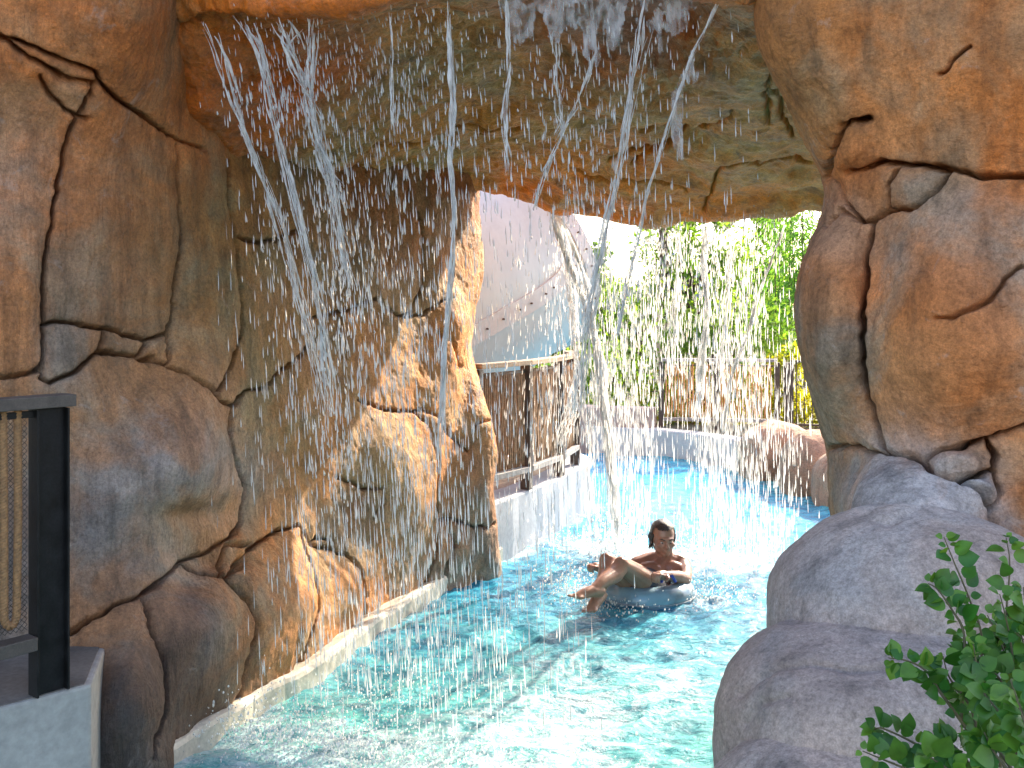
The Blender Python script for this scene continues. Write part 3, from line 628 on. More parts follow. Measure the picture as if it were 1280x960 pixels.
def strip_wall(name, line, z0, z1, th, mat, side=1, bev=.018, step=.12):
    """a wall following a plan polyline: th thick away from the water, rounded top edges"""
    p = np.array(line, float)
    s = np.concatenate([[0], np.cumsum(np.linalg.norm(np.diff(p, axis=0), axis=1))]); n = max(3, int(s[-1] / step))
    q = np.stack([np.interp(np.linspace(0, s[-1], n), s, p[:, k]) for k in (0, 1)], 1)
    for _ in range(2): q[1:-1] = (q[:-2] + 2 * q[1:-1] + q[2:]) / 4
    t = np.gradient(q, axis=0); t /= np.linalg.norm(t, axis=1, keepdims=True); nn = np.stack([-t[:, 1], t[:, 0]], 1) * side
    prof = [(0, z0), (0, z1 - bev), (bev * .3, z1 - bev * .3), (bev, z1), (th - bev, z1), (th - bev * .3, z1 - bev * .3), (th, z1 - bev), (th, z0)]
    m = len(prof); vs, fs = [], []
    for i in range(n):
        for (a, z) in prof:
            wv = .006 * math.sin(i * .9 + a * 9) + .004 * math.sin(i * 2.3)
            vs.append((*(q[i] + nn[i] * (a + (wv if a < th * .5 else 0))), z + (.003 * math.sin(i * 1.3) if z > z0 else 0)))
    fs = [(i * m + k, i * m + k + 1, (i + 1) * m + k + 1, (i + 1) * m + k) for i in range(n - 1) for k in range(m - 1)]
    fs += [tuple(range(m)), tuple((n - 1) * m + k for k in range(m))[::-1]]
    return MB().add(vs, fs).build(name, mat)
kb = strip_wall('pool_kerb', LEFT_BANK[3:11], -.9, .10, .42, M_KERB, 1, .03, .08)
tag(kb, 'wet pale concrete kerb running along the foot of the rock wall', 'kerb')
wl = strip_wall('retaining_wall', LEFT_BANK[9:19], -.9, .45, .26, M_CONC, 1, .02)
tag(wl, 'pale concrete pool wall under the rope fence next to the sunlit rock', 'pool wall')
wl = strip_wall('retaining_wall', FAR_BANK[2:7], -.9, .34, .26, M_CONCLT, 1, .02)
tag(wl, 'low white pool wall on the far bank in front of the orange rope fence', 'pool wall')
wl = strip_wall('retaining_wall', [(-4.5, 14.55), (-1.5, 14.25), (1.2, 13.86), (1.86, 13.62)], -.9, .60, .3, M_PINK, 1, .02)
tag(wl, 'pinkish plaster pool wall behind the falling water, higher than the white wall', 'pool wall')
wl = strip_wall('retaining_wall', FAR_BANK[6:17], -.9, .20, .3, M_CONCDK, 1, .02)
tag(wl, 'tan bank wall at the waterline below the far tan boulders', 'pool wall')
# deck slab by the near fence; its side is the grey wall over the water
dk = MB()
dline = [(-2.75, 2.2), (-2.25, 3.0), (-1.80, 3.54), (-1.555, 3.785), (-1.72, 4.4)]
dback = [(-6, 2.2), (-6, 4.4)]
top = dline + dback[::-1]
nn_ = len(top)
dk.add([(x, y, .55) for x, y in top] + [(x, y, -.9) for x, y in top], [tuple(range(nn_))[::-1]] + [(i, (i + 1) % nn_, nn_ + (i + 1) % nn_, nn_ + i) for i in range(nn_)])
tag(dk.build('retaining_wall', M_CONCDK, bevel=.012), 'plain grey concrete wall of the raised deck, under the fence with the thick ropes', 'deck wall')
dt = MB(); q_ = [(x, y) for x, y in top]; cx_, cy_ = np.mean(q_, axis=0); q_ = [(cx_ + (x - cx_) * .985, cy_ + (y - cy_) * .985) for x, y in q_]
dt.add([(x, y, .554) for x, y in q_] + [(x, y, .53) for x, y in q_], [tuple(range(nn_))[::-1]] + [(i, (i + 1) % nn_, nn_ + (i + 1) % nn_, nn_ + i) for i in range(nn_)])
tag(dt.build('deck', M_DECKSHADE), kind='structure')  # thin top sheet, its dark colour carries the deck's shade
# deck behind the wall and fence in the middle
dm_ = MB(); pts = [tuple(p) for p in offs(LEFT_BANK[8:19], .24)] + [(-9, 12.2), (-9, 8.6), (-2, 8.4)]
nn_ = len(pts)
dm_.add([(x, y, .40) for x, y in pts] + [(x, y, .1) for x, y in pts], [tuple(range(nn_))[::-1]] + [(i, (i + 1) % nn_, nn_ + (i + 1) % nn_, nn_ + i) for i in range(nn_)])
tag(dm_.build('walkway', M_DECK), kind='structure')

# ---- water
def water_material():
    m, t = newmat('pool_water')
    a = N(t, 'ShaderNodeVertexColor'); a.layer_name = 'foam'; tn = N(t, 'ShaderNodeVertexColor'); tn.layer_name = 'col'
    p = pos_tex(t, (1, 1, 1))
    n1 = noise(t, pos_tex(t, (1.0, 1.5, 1)), 2.6, 7, .68, 1.6); n2 = noise(t, p, 16, 6, .72, 1.0); n3 = noise(t, p, 75, 3, .7)
    # aerated patches: thin lace where the water is churned
    s = mth(t, 'ADD', mth(t, 'MULTIPLY', n1, .42), mth(t, 'ADD', mth(t, 'MULTIPLY', n2, .42), mth(t, 'MULTIPLY', n3, .20)))
    thr = mth(t, 'SUBTRACT', .74, mth(t, 'MULTIPLY', a.outputs[0], .30))
    fo = mth(t, 'MULTIPLY', mth(t, 'SUBTRACT', s, thr), 5.0, clamp=True); fo = mth(t, 'MULTIPLY', fo, .78)
    n4 = noise(t, pos_tex(t, (1, 2.0, 1)), 4.5, 5, .6, .8)
    base = mixc(t, 1, tn.outputs[0], ramp(t, [(.36, (.34, .48, .58)), (.50, (.95, .98, 1)), (.64, (1.6, 1.4, 1.2))], n4).outputs[0], 'MULTIPLY')
    b = N(t, 'ShaderNodeBsdfPrincipled', i_Roughness=.045, i_IOR=1.333); b.inputs['Specular IOR Level'].default_value = .62
    L(t, base, b.inputs['Base Color'])
    nb = bump(t, noise(t, pos_tex(t, (1, 1.5, 1)), 9, 6, .62, .8), .7, .05)
    nb = bump(t, noise(t, pos_tex(t, (1, 1.5, 1)), 34, 4, .6, .4), .35, .014, nb)
    L(t, nb, b.inputs['Normal'])
    f = N(t, 'ShaderNodeBsdfPrincipled', i_Roughness=.55); f.inputs['Base Color'].default_value = (.70, .77, .79, 1)
    L(t, bump(t, n3, .6, .02, nb), f.inputs['Normal'])
    x = N(t, 'ShaderNodeMixShader'); L(t, fo, x.inputs[0]); L(t, b.outputs[0], x.inputs[1]); L(t, f.outputs[0], x.inputs[2])
    out(t, x.outputs[0]); return m
M_WATER = water_material()
def gauss2(X, Y, cx, cy, sx, sy, rot=0):
    c, s = math.cos(rot), math.sin(rot); u = (X - cx) * c + (Y - cy) * s; v = -(X - cx) * s + (Y - cy) * c
    return np.exp(-(u / sx) ** 2 - (v / sy) ** 2)
def build_water():
    ys = [ -3.0]
    while ys[-1] < 15.5: ys.append(ys[-1] + (.05 if ys[-1] < 3 else .016 + .0012 * (ys[-1] - 3)))
    ys = np.array(ys); xs = np.arange(-5.2, 4.2, .022)
    X, Y = np.meshgrid(xs, ys, indexing='ij'); P = np.stack([X, Y, 0 * X], -1)
    q = P * np.array([1, 1.35, 1]); q = q + .12 * np.stack([fbm(P, 2.3, 2, 5), fbm(P, 2.1, 2, 6), 0 * X], -1)
    h = .030 * fbm(q, 1.6, 2, 60) + .026 * ridged(q, 2.9, 3, 61) + .012 * fbm(q, 8.5, 3, 63)
    h += .05 * gauss2(X, Y, .92, 6.9, .75, .5) * fbm(q, 5, 3, 66) - .02
    foam = np.zeros_like(X)
    a = -.387  # the falls run across the river at this angle
    foam += .75 * gauss2(X, Y, -.9, 4.45, .9, .34, a) + .5 * gauss2(X, Y, .1, 4.2, 1.2, .55, a)     # under the near falls
    foam += .85 * gauss2(X, Y, 1.45, 7.9, 1.5, .50, a) + .35 * gauss2(X, Y, 1.9, 9.5, 1.8, 1.5)       # under the far falls
    foam += .58 * gauss2(X, Y, .55, 5.6, .95, .95) + .45 * gauss2(X, Y, .3, 4.9, .7, .6) + .75 * gauss2(X, Y, 1.2, 6.8, .35, .25) + .5 * gauss2(X, Y, .45, 7.1, .3, .3)
    lb = np.array(LEFT_BANK); dmin = np.full(X.shape, 9.)
    for (x0, y0), (x1, y1) in zip(lb[:-1], lb[1:]):
        l2 = (x1 - x0) ** 2 + (y1 - y0) ** 2; u = np.clip(((X - x0) * (x1 - x0) + (Y - y0) * (y1 - y0)) / l2, 0, 1)
        dmin = np.minimum(dmin, np.hypot(X - x0 - u * (x1 - x0), Y - y0 - u * (y1 - y0)))
    foam += .35 * np.exp(-(dmin / .10) ** 2) * (1 + .6 * fbm(P, 3, 2, 70))
    foam = foam * (1 + .5 * fbm(P, 1.3, 3, 71)) + .22
    near = np.array((.10, .37, .36)); mid = np.array((.04, .29, .46)); far = np.array((.05, .36, .56)); edge = np.array((.12, .50, .55))  # shade is put into the near tint, open brightness into the far one
    t1 = np.clip((Y - 4.6) / 2.6 + .25 * fbm(P, .9, 2, 80), 0, 1)[..., None]; t2 = np.clip((Y - 8) / 3.5, 0, 1)[..., None]
    c = near * (1 - t1) + mid * t1; c = c * (1 - t2) + far * t2
    fb = np.array(FAR_BANK[3:10]); d2 = np.full(X.shape, 9.)
    for (x0, y0), (x1, y1) in zip(fb[:-1], fb[1:]):
        l2 = (x1 - x0) ** 2 + (y1 - y0) ** 2; u = np.clip(((X - x0) * (x1 - x0) + (Y - y0) * (y1 - y0)) / l2, 0, 1)
        d2 = np.minimum(d2, np.hypot(X - x0 - u * (x1 - x0), Y - y0 - u * (y1 - y0)))
    e = np.exp(-(d2 / .5) ** 2)[..., None]; c = c * (1 - .7 * e) + edge * .7 * e
    P[..., 2] = h
    nu, nv = X.shape; idx = np.arange(nu * nv).reshape(nu, nv)
    Q = np.stack([idx[:-1, :-1], idx[1:, :-1], idx[1:, 1:], idx[:-1, 1:]], -1).reshape(-1, 4)
    o = mesh_np('pool_water', P.reshape(-1, 3), Q, M_WATER, None, c.reshape(-1, 3), attr={'foam': np.clip(foam, 0, 1).reshape(-1)})
    tag(o, kind='structure'); return o
build_water()

# ------------------------------------------------------------------ rope fences
Z3 = np.array([0, 0, 1.])
def v3(x, y, z): return np.array([x, y, z], float)
def twisted_rope(mb, pts, r, pitch=.035, n=6, strands=3):
    pts = np.asarray(pts, float); s = np.concatenate([[0], np.cumsum(np.linalg.norm(np.diff(pts, axis=0), axis=1))])
    m = int(s[-1] / (pitch / 7)) + 2; ss = np.linspace(0, s[-1], m); q = np.stack([np.interp(ss, s, pts[:, k]) for k in range(3)], 1)
    T = np.gradient(q, axis=0); T /= np.linalg.norm(T, axis=1, keepdims=True)
    ref = np.array([0, 1., 0]) if abs(T[0][1]) < .7 else np.array([1., 0, 0]); A = ref - T * (T @ ref)[:, None]; A /= np.linalg.norm(A, axis=1, keepdims=True); B = np.cross(T, A)
    for k in range(strands):
        a = ss / pitch * 2 * math.pi + k * 2 * math.pi / strands
        mb.tube(q + (np.cos(a)[:, None] * A + np.sin(a)[:, None] * B) * r * .52, r * .55, n)
def near_fence():
    a = v3(-1.672, 3.70, 0); u = v3(-.61, -.79, 0); n = v3(.79, -.61, 0); zd = .55
    t = empty('rope_fence', a + Z3 * zd, 'dark steel fence with thick rope loops and black netting on the deck', 'rope fence')
    for k, s in enumerate((0, 1.5)):
        mb = MB(); c = a + u * s
        mb.box(c + Z3 * (zd + .515), u, n, Z3, .060, .006, .513)      # web
        mb.box(c - u * .057 + Z3 * (zd + .515), u, n, Z3, .004, .032, .512)
        mb.box(c + u * .057 + Z3 * (zd + .515), u, n, Z3, .004, .032, .512)
        mb.build('post', M_STEEL, t, bevel=.0015)
    mb = MB(); mb.box(a + u * .76 + Z3 * (zd + 1.054), u, n, Z3, .84, .045, .022); mb.build('top_rail', M_RAILDK, t, bevel=.004)
    mb = MB(); mb.box(a + u * .75 + Z3 * (zd + 1.012), u, n, Z3, .70, .010, .012); mb.build('rope_bar', M_STEEL, t, bevel=.002)
    mb = MB(); mb.box(a + u * .77 + n * .02 + Z3 * (zd + .205), u, n, Z3, .70, .035, .024); mb.build('bottom_rail', M_RAILDK, t, bevel=.004)
    x = .115
    while x < 1.42:
        j = rng.normal(0, .004, 4)
        x2 = x + .052 + j[0]; zb = zd + .27 + j[1] * 2
        p = [a + u * x + Z3 * (zd + 1.03), a + u * (x + j[2]) + Z3 * (zd + .65), a + u * (x + .004) + Z3 * (zb + .03), a + u * (x + .014) + Z3 * (zb + .008), a + u * (x + x2) / 2 + Z3 * zb, a + u * (x2 - .014) + Z3 * (zb + .008), a + u * (x2 - .004) + Z3 * (zb + .03), a + u * (x2 + j[3]) + Z3 * (zd + .65), a + u * x2 + Z3 * (zd + 1.03)]
        mb = MB(); twisted_rope(mb, p, .0145); mb.build('rope', M_ROPE, t, smooth=True); x += .104
    mb = MB()   # diamond netting behind the ropes
    b0 = a - n * .022; w0, w1, h0, h1 = .07, 1.43, zd + .24, zd + 1.02; g = .020
    for k in range(int((w1 - w0 + h1 - h0) / g)):
        s = w0 - (h1 - h0) + k * g
        for dr in (0, 1):
            pp = []
            for (ss, zz) in ((s, h0), (s + (h1 - h0), h1)):
                pp.append([ss, zz])
            (s0, z0), (s1, z1) = pp
            if s0 < w0: z0 += (w0 - s0); s0 = w0
            if s1 > w1: z1 -= (s1 - w1); s1 = w1
            if s1 - s0 < .02: continue
            if dr: z0, z1 = h0 + h1 - z0, h0 + h1 - z1
            p0, p1 = b0 + u * s0 + Z3 * z0, b0 + u * s1 + Z3 * z1
            d = (p1 - p0) / np.linalg.norm(p1 - p0); mb.box((p0 + p1) / 2, d, np.cross(n, d), n, np.linalg.norm(p1 - p0) / 2, .0007, .0007)
    mb.build('netting', M_NET, t)
near_fence()
def rope_fence(name, pts, zb, zt, label, rail_mat, post_mat, rope_mat, dx=.03, gap=.2, legs=True, post_w=.055, group=None, rope_r=.011):
    pts = [np.array([x, y, 0.]) for x, y in pts]
    t = empty(name, pts[0] + Z3 * zb, label, 'rope fence', group)
    for p in pts:
        i = [k for k in range(len(pts)) if pts[k] is p][0]; d = pts[min(i + 1, len(pts) - 1)] - pts[max(i - 1, 0)]; d /= np.linalg.norm(d)
        mb = MB(); mb.box(p + Z3 * (zb + zt) / 2, d, np.cross(Z3, d), Z3, post_w / 2, .045, (zt - zb) / 2 - .002); mb.build('post', post_mat, t, bevel=.003)
    for a, b in zip(pts[:-1], pts[1:]):
        d = (b - a); Ln = np.linalg.norm(d); d /= Ln; n = np.cross(Z3, d)
        mb = MB(); mb.box((a + b) / 2 + Z3 * (zt + .022), d, n, Z3, Ln / 2 - .002, .05, .020); mb.build('top_rail', rail_mat, t, bevel=.004)
        mb = MB(); mb.box((a + b) / 2 + Z3 * (zt - .05), d, n, Z3, Ln / 2 - post_w / 2, .010, .010)
        mb.build('rope_bar', post_mat, t)
        mb = MB(); mb.box((a + b) / 2 - n * .01 + Z3 * (zb + gap), d, n, Z3, Ln / 2 - post_w / 2 - .002, .04, .022); mb.build('bottom_rail', M_RAILGREY, t, bevel=.003)
        ropes = MB(); s = post_w / 2 + dx * .6
        while s < Ln - post_w / 2 - dx * .4:
            z = np.linspace(zt - .035, zb + gap + .03, 9); off = rng.normal(0, .003, 9)
            q = a + d * (s + off[:, None]) + n * rng.normal(0, .004, (9, 1)); q[:, 2] = z
            ropes.tube(q, rope_r * (1 + .12 * np.sin(np.arange(9) * 2.1 + s * 50)), 6, flat=1.0); s += dx * rng.uniform(.9, 1.1)
        o = ropes.build('rope_infill', rope_mat, t, smooth=True)
    return t
def at_w(px, py, z):
    Y = (CAMH - z) * FOC / (py - HOR); return ((px - CX) / FOC * Y, Y)
rope_fence('rope_fence', [(-.27, 7.83), (.12, 8.42), (.42, 9.1), (.60, 9.75), (.56, 10.35)], .45, 1.47, 'wooden railed rope fence on the pool wall between the sunlit rock and the falls', M_WOOD, M_BRONZE, M_ROPEDK, .030, .17)
rope_fence('rope_fence', [(-.1, 10.75), (-1.4, 11.2), (-2.8, 11.5)], .40, 1.50, 'short run of rope fence standing behind the near fence, under the slide', M_WOOD, M_BRONZE, M_ROPEDK, .034, .17)
rope_fence('rope_fence', [(2.02, 13.85), (2.75, 13.75), (3.52, 13.6)], .30, 1.22, 'orange lit rope fence on the far bank behind the white wall', M_RAILGREY, M_BRONZE, M_ROPEFAR, .040, .14, post_w=.07)
def bar_fence(pts, zb, zt):
    pts = [np.array([x, y, 0.]) for x, y in pts]
    t = empty('metal_fence', pts[0] + Z3 * zb, 'thin barred brown metal fence in front of the yellow bushes', 'fence')
    for i, p in enumerate(pts):
        mb = MB(); mb.box(p + Z3 * (zb + zt) / 2, (1, 0, 0), (0, 1, 0), Z3, .06 if i == 0 else .03, .03, (zt - zb) / 2); mb.build('post', M_BRONZE, t, bevel=.003)
    for a, b in zip(pts[:-1], pts[1:]):
        d = b - a; Ln = np.linalg.norm(d); d /= Ln; n = np.cross(Z3, d)
        for nm, z in (('top_rail', zt + .016), ('bottom_rail', zb + .10)):
            mb = MB(); mb.box((a + b) / 2 + Z3 * z, d, n, Z3, Ln / 2 - .035, .02, .014); mb.build(nm, M_BRONZE, t)
        k = 0; s = .1
        while s < Ln - .06:
            mb = MB(); q = a + d * s; mb.box(q + Z3 * (zb + zt + .1) / 2, d, n, Z3, .007, .007, (zt - zb - .1) / 2 - .004); mb.build('bar', M_BRONZE, t); s += .10
bar_fence([(3.66, 13.55), (4.55, 13.3), (5.4, 13.0)], .30, 1.22)

# ------------------------------------------------------------------ the white flume
def flume():
    ctrl = [W(648, 322, 11.6), W(612, 345, 11.3), W(550, 378, 10.85), W(480, 420, 10.5), W(400, 470, 10.3), W(310, 520, 10.3)]
    A = np.array(ctrl); q = cr_eval(A, np.linspace(0, len(A) - 1, 61)); Rr = 1.10
    T = np.gradient(q, axis=0); T /= np.linalg.norm(T, axis=1, keepdims=True)
    Hh = np.cross(T, Z3); Hh /= np.linalg.norm(Hh, axis=1, keepdims=True); U = np.cross(Hh, T)
    sgn = 1 if Hh[0][1] < 0 else -1   # Hh points to the camera
    Hh = Hh * sgn
    t = empty('water_slide', q[30] * np.array([1, 1, 0]) + Z3 * .4, 'large white fibreglass tube slide with bolted flanges behind the rope fence', 'water slide')
    def ringpt(i, ang, r): return q[i] + r * (math.cos(ang) * Hh[i] + math.sin(ang) * U[i])
    th0 = R(-10)
    def seam_ang(i): return th0 + R(18) * (1 - i / 60) ** 4 
    def shell(s0, s1, r, n):
        V = []; m = len(q)
        for i in range(m):
            for k in range(n + 1): V.append(ringpt(i, seam_ang(i) + s0 + (s1 - s0) * k / n, r))
        Fq = [(i * (n + 1) + k, (i + 1) * (n + 1) + k, (i + 1) * (n + 1) + k + 1, i * (n + 1) + k + 1) for i in range(m - 1) for k in range(n)]
        return np.array(V), np.array(Fq)
    for nm, a0, a1 in (('upper_shell', .004, math.pi - .004), ('lower_shell', -math.pi + .004, -.004)):
        V, Fq = shell(a0, a1, Rr, 40); V2, F2 = shell(a0, a1, Rr - .03, 40)
        mesh_np(nm, np.concatenate([V, V2]), np.concatenate([Fq, F2[:, ::-1] + len(V)]), M_SLIDE, t)
    def flange(pts_in, pts_out, thick, nm):
        V = []; 
        for (a, b, n_) in zip(pts_in, pts_out, thick): V += [a - n_, b - n_, b + n_, a + n_]
        m = len(pts_in); Fq = [(i * 4 + k, i * 4 + (k + 1) % 4, (i + 1) * 4 + (k + 1) % 4, (i + 1) * 4 + k) for i in range(m - 1) for k in range(4)]
        Fq += [(0, 3, 2, 1), ((m - 1) * 4, (m - 1) * 4 + 1, (m - 1) * 4 + 2, (m - 1) * 4 + 3)]
        return MB().add(V, Fq).build(nm, M_FLANGE, t)
    def band(P, nm):
        P = np.array(P); m = P.shape[0]; V = P.reshape(-1, 3)   # m x 4 corners
        Fq = [(i * 4 + k, i * 4 + (k + 1) % 4, (i + 1) * 4 + (k + 1) % 4, (i + 1) * 4 + k) for i in range(m - 1) for k in range(4)] + [(0, 3, 2, 1), tuple((m - 1) * 4 + k for k in range(4))]
        return MB().add(list(V), Fq).build(nm, M_FLANGE, t, bevel=0)
    for off in (0, math.pi):
        band([[ringpt(i, seam_ang(i) + off - .085, Rr - .02), ringpt(i, seam_ang(i) + off - .085, Rr + .03), ringpt(i, seam_ang(i) + off + .085, Rr + .03), ringpt(i, seam_ang(i) + off + .085, Rr - .02)] for i in range(len(q))], 'seam_flange')
    arc = np.concatenate([[0], np.cumsum(np.linalg.norm(np.diff(q, axis=0), axis=1))])
    for s0 in np.arange(.12, 2.6, .17):
        i = int(np.argmin(abs(arc - s0))); mb = MB(); a0 = seam_ang(i)
        mb.tube([ringpt(i, a0, Rr + .028), ringpt(i, a0, Rr + .048)], .010, 6); mb.build('bolt', M_BOLT, t)
    n = 64; aa = [2 * math.pi * k / n for k in range(n + 1)]; wd = .17
    band([[ringpt(0, a, Rr - .03), ringpt(0, a, Rr + .045), ringpt(0, a, Rr + .045) + T[0] * wd, ringpt(0, a, Rr - .03) + T[0] * wd] for a in aa], 'end_flange')
    for k in range(-9, 10):
        a = k * .17 + .08; mb = MB(); c0 = ringpt(0, a, Rr + .043) + T[0] * wd * .5; mb.tube([c0, c0 + (ringpt(0, a, 1) - ringpt(0, a, 0)) * .02], .010, 6); mb.build('bolt', M_BOLT, t)
    mb = MB(); mb.tube([q[24] * np.array([1, 1, 0]) + Z3 * .4, q[24] - Z3 * 1.0], .11, 12); mb.build('support', M_CONC, t, smooth=True)
flume()

# ------------------------------------------------------------------ vegetation
def leaf_cloud(name, C, size, mat, parent, asp=.5, droop=.35, bright=None, seed=0, dirs=None):
    """a folded diamond per leaf"""
    r = np.random.default_rng(seed); n = len(C)
    d = r.normal(size=(n, 3)); d[:, 2] -= droop; 
    if dirs is not None: d = dirs + .35 * r.normal(size=(n, 3))
    d /= np.linalg.norm(d, axis=1, keepdims=True)
    s = np.cross(d, r.normal(size=(n, 3))); s /= np.linalg.norm(s, axis=1, keepdims=True); nn = np.cross(d, s)
    l = (size * r.uniform(.6, 1.3, n))[:, None]
    a = C; b = C + d * l * .5 + s * l * asp * .5 + nn * l * .06; c = C + d * l - nn * l * .05; e = C + d * l * .5 - s * l * asp * .5 + nn * l * .06; mid = C + d * l * .52
    V = np.stack([a, b, c, e, mid], 1).reshape(-1, 3); k = np.arange(n)[:, None] * 5
    F = np.concatenate([k + np.array([[0, 1, 4]]), k + np.array([[1, 2, 4]]), k + np.array([[2, 3, 4]]), k + np.array([[3, 0, 4]])], 0)
    br = bright if bright is not None else r.uniform(0, 1, n)
    return mesh_np(name, V, F, mat, parent, np.repeat(br, 5), smooth=False)
def clumpy(r, n, cen, rad, nc, cr):
    cc = r.normal(size=(nc, 3)); cc /= np.linalg.norm(cc, axis=1, keepdims=True); cc *= r.uniform(.25, 1, (nc, 1)) ** .5; cc = cen + cc * rad
    k = r.integers(0, nc, n); p = r.normal(size=(n, 3)); p /= np.linalg.norm(p, axis=1, keepdims=True); p *= r.uniform(0, 1, (n, 1)) ** .45
    cs = cr * r.uniform(.6, 1.4, nc); P = cc[k] + p * cs[k][:, None]
    return P, cc, np.clip(.5 + .25 * r.normal(size=nc)[k] + .15 * r.normal(size=n), 0, 1)
def tree(px, py, Y, rad, label, mat, n=4200, leaf=.11, seed=0, group=None, name='leafy_tree', nc=26, cr=.42, asp=.5):
    r = np.random.default_rng(seed); c = W(px, py, Y); base = np.array([c[0], Y, .22])
    t = empty(name, base, label, 'tree' if 'tree' in name else 'bush', group)
    P, cc, br = clumpy(r, n, c, np.array(rad), nc, cr); P[:, 2] = np.maximum(P[:, 2], .26)
    leaf_cloud('crown', P, leaf, mat, t, asp, bright=br, seed=seed)
    mb = MB(); hgt = c[2] - .22
    tr = .03 + .02 * hgt
    mb.tube([base - Z3 * .1, base + v3(.05, 0, hgt * .4), base + v3(-.03, .05, hgt * .8), c], [tr * 1.3, tr, tr * .8, tr * .45], 9)
    mb.build('trunk', M_BARK, t, smooth=True)
    mb = MB()
    for k in range(min(nc, 14)):
        s0 = base + v3(-.01, .02, hgt * r.uniform(.35, .85)); mb.tube([s0, (s0 + cc[k]) / 2 + v3(0, 0, .12), cc[k]], [tr * .4, tr * .28, tr * .08], 6)
    mb.build('limbs', M_BARK, t, smooth=True)
    return t
GT = 'trees and bushes beyond the far fence'
tree(722, 400, 22.7, (1.06, 1.14, 1.85), 'dark leafy tree showing between the white slide and the bright falls', M_LEAFDK, 4352, 0.150, 1, GT)
tree(800, 408, 26.3, (1.70, 1.28, 1.21), 'pale green round tree behind the middle of the far falls', M_LEAFTR, 5022, 0.163, 2, GT)
tree(866, 330, 17.0, (.8, .7, 1.3), 'bright green tree hanging over the blue grey roof', M_LEAFTR, 3224, .12, 3, GT)
tree(925, 340, 25.6, (1.56, 1.28, 2.41), 'tall olive green tree behind the right half of the far falls', M_LEAFDK, 6361, 0.163, 4, GT)
tree(965, 370, 23.4, (0.99, 0.99, 2.13), 'dense green tree between the far falls and the bamboo', M_LEAFTR, 4687, 0.138, 5, GT)
tree(905, 425, 16.0, (1.3, .6, .55), 'broad green bush just above the orange rope fence', M_LEAFTR, 2852, .10, 6, GT, name='leafy_bush')
tree(782, 470, 16.5, (1.0, .6, .8), 'green bush behind the pinkish plaster wall', M_LEAFTR, 2604, .10, 7, GT, name='leafy_bush')
tree(1075, 380, 24.8, (1.42, 1.14, 2.56), 'green tree standing behind the bamboo, mostly hidden by the pillar', M_LEAFTR, 3850, 0.150, 8, GT)
tree(985, 488, 15.2, (.55, .4, .60), 'yellow green bush with orange tips behind the thin metal bars', M_LEAFYL, 2604, .075, 9, GT, name='leafy_bush', cr=.22)
tree(1040, 485, 14.8, (.5, .4, .60), 'yellow bush behind the metal bars beside the pillar', M_LEAFYL, 2232, .075, 10, GT, name='leafy_bush', cr=.22)
tree(870, 500, 15.2, (1.0, .4, .45), 'low yellow green bush seen under and through the orange ropes', M_LEAFYL, 2604, .08, 11, GT, name='leafy_bush', cr=.24)
tree(640, 440, 15.5, (1.2, .7, .9), 'dark green bush in the shade behind the slide', M_LEAFDK, 2232, .11, 12, GT, name='leafy_bush')
def bamboo():
    r = np.random.default_rng(33); base = np.array([W(1000, 450, 19.5)[0], 19.5, .22])
    t = empty('bamboo', base, 'feathery bright green bamboo rising beside the pillar', 'bamboo')
    CC, DD = [], []
    for k in range(16):
        b = base + v3(r.uniform(-.55, .75), r.uniform(-.5, .5), 0); h = r.uniform(2.8, 5.6); lean = r.normal(0, .25, 2)
        z = np.linspace(0, 1, 10); p = b + np.stack([lean[0] * z ** 2, lean[1] * z ** 2, h * z], 1)
        mb = MB(); mb.tube(p, np.linspace(.018, .006, 10), 6); mb.build('cane', M_STEM, t, smooth=True)
        m = 330; q = r.uniform(.22, 1, m); c = np.stack([np.interp(q, z, p[:, i]) for i in range(3)], 1); a = r.uniform(0, 2 * math.pi, m); e = r.uniform(.05, .45, m)
        o_ = np.stack([np.cos(a), np.sin(a), -.35 + 0 * a], 1); CC.append(c + o_ * e[:, None]); DD.append(o_ + v3(0, 0, -.4))
    leaf_cloud('foliage', np.concatenate(CC), .17, M_LEAFBAM, t, .16, dirs=np.concatenate(DD), seed=34)
bamboo()
def pavilion():
    x0, x1 = W(828, 400, 20)[0], W(880, 400, 20)[0]; Y0 = 20.0
    c = v3((x0 + x1) / 2, Y0 + .6, 0)
    t = empty('pavilion', c + Z3 * .22, 'small tan building with a blue grey roof glimpsed behind the far falls', 'building')
    mb = MB(); mb.box(c + Z3 * 1.15, (1, 0, 0), (0, 1, 0), Z3, .42, .5, .93); mb.build('wall', M_TANWALL, t, bevel=.01)
    mb = MB(); e = .56
    zt = 2.10
    mb.add([c + v3(-e, -.64, zt), c + v3(e, -.64, zt), c + v3(e, .64, zt), c + v3(-e, .64, zt), c + v3(-e, -.64, zt + .12), c + v3(e, -.64, zt + .12), c + v3(e, .64, zt + .12), c + v3(-e, .64, zt + .12), c + v3(-.12, 0, zt + .95), c + v3(.12, 0, zt + .95)],
           [(0, 3, 2, 1), (0, 1, 5, 4), (1, 2, 6, 5), (2, 3, 7, 6), (3, 0, 4, 7), (4, 5, 9, 8), (6, 7, 8, 9), (5, 6, 9), (7, 4, 8)])
    mb.build('roof', M_ROOF, t)
    mb = MB(); mb.box(c + v3(-.02, -.52, 1.1), (1, 0, 0), (0, 1, 0), Z3, .17, .03, .55); mb.build('door', M_BRONZE, t, bevel=.005)
    mb = MB(); mb.tube([W(832, 450, 17) * np.array([1, 1, 0]) + Z3 * .2, W(833, 400, 17), W(829, 300, 17), W(831, 200, 17)], [.11, .09, .08, .06], 9)
    tk = mb.build('bare_trunk', M_BARK, None, smooth=True); tag(tk, 'slim dark tree trunk standing in front of the small tan building', 'tree trunk')
pavilion()

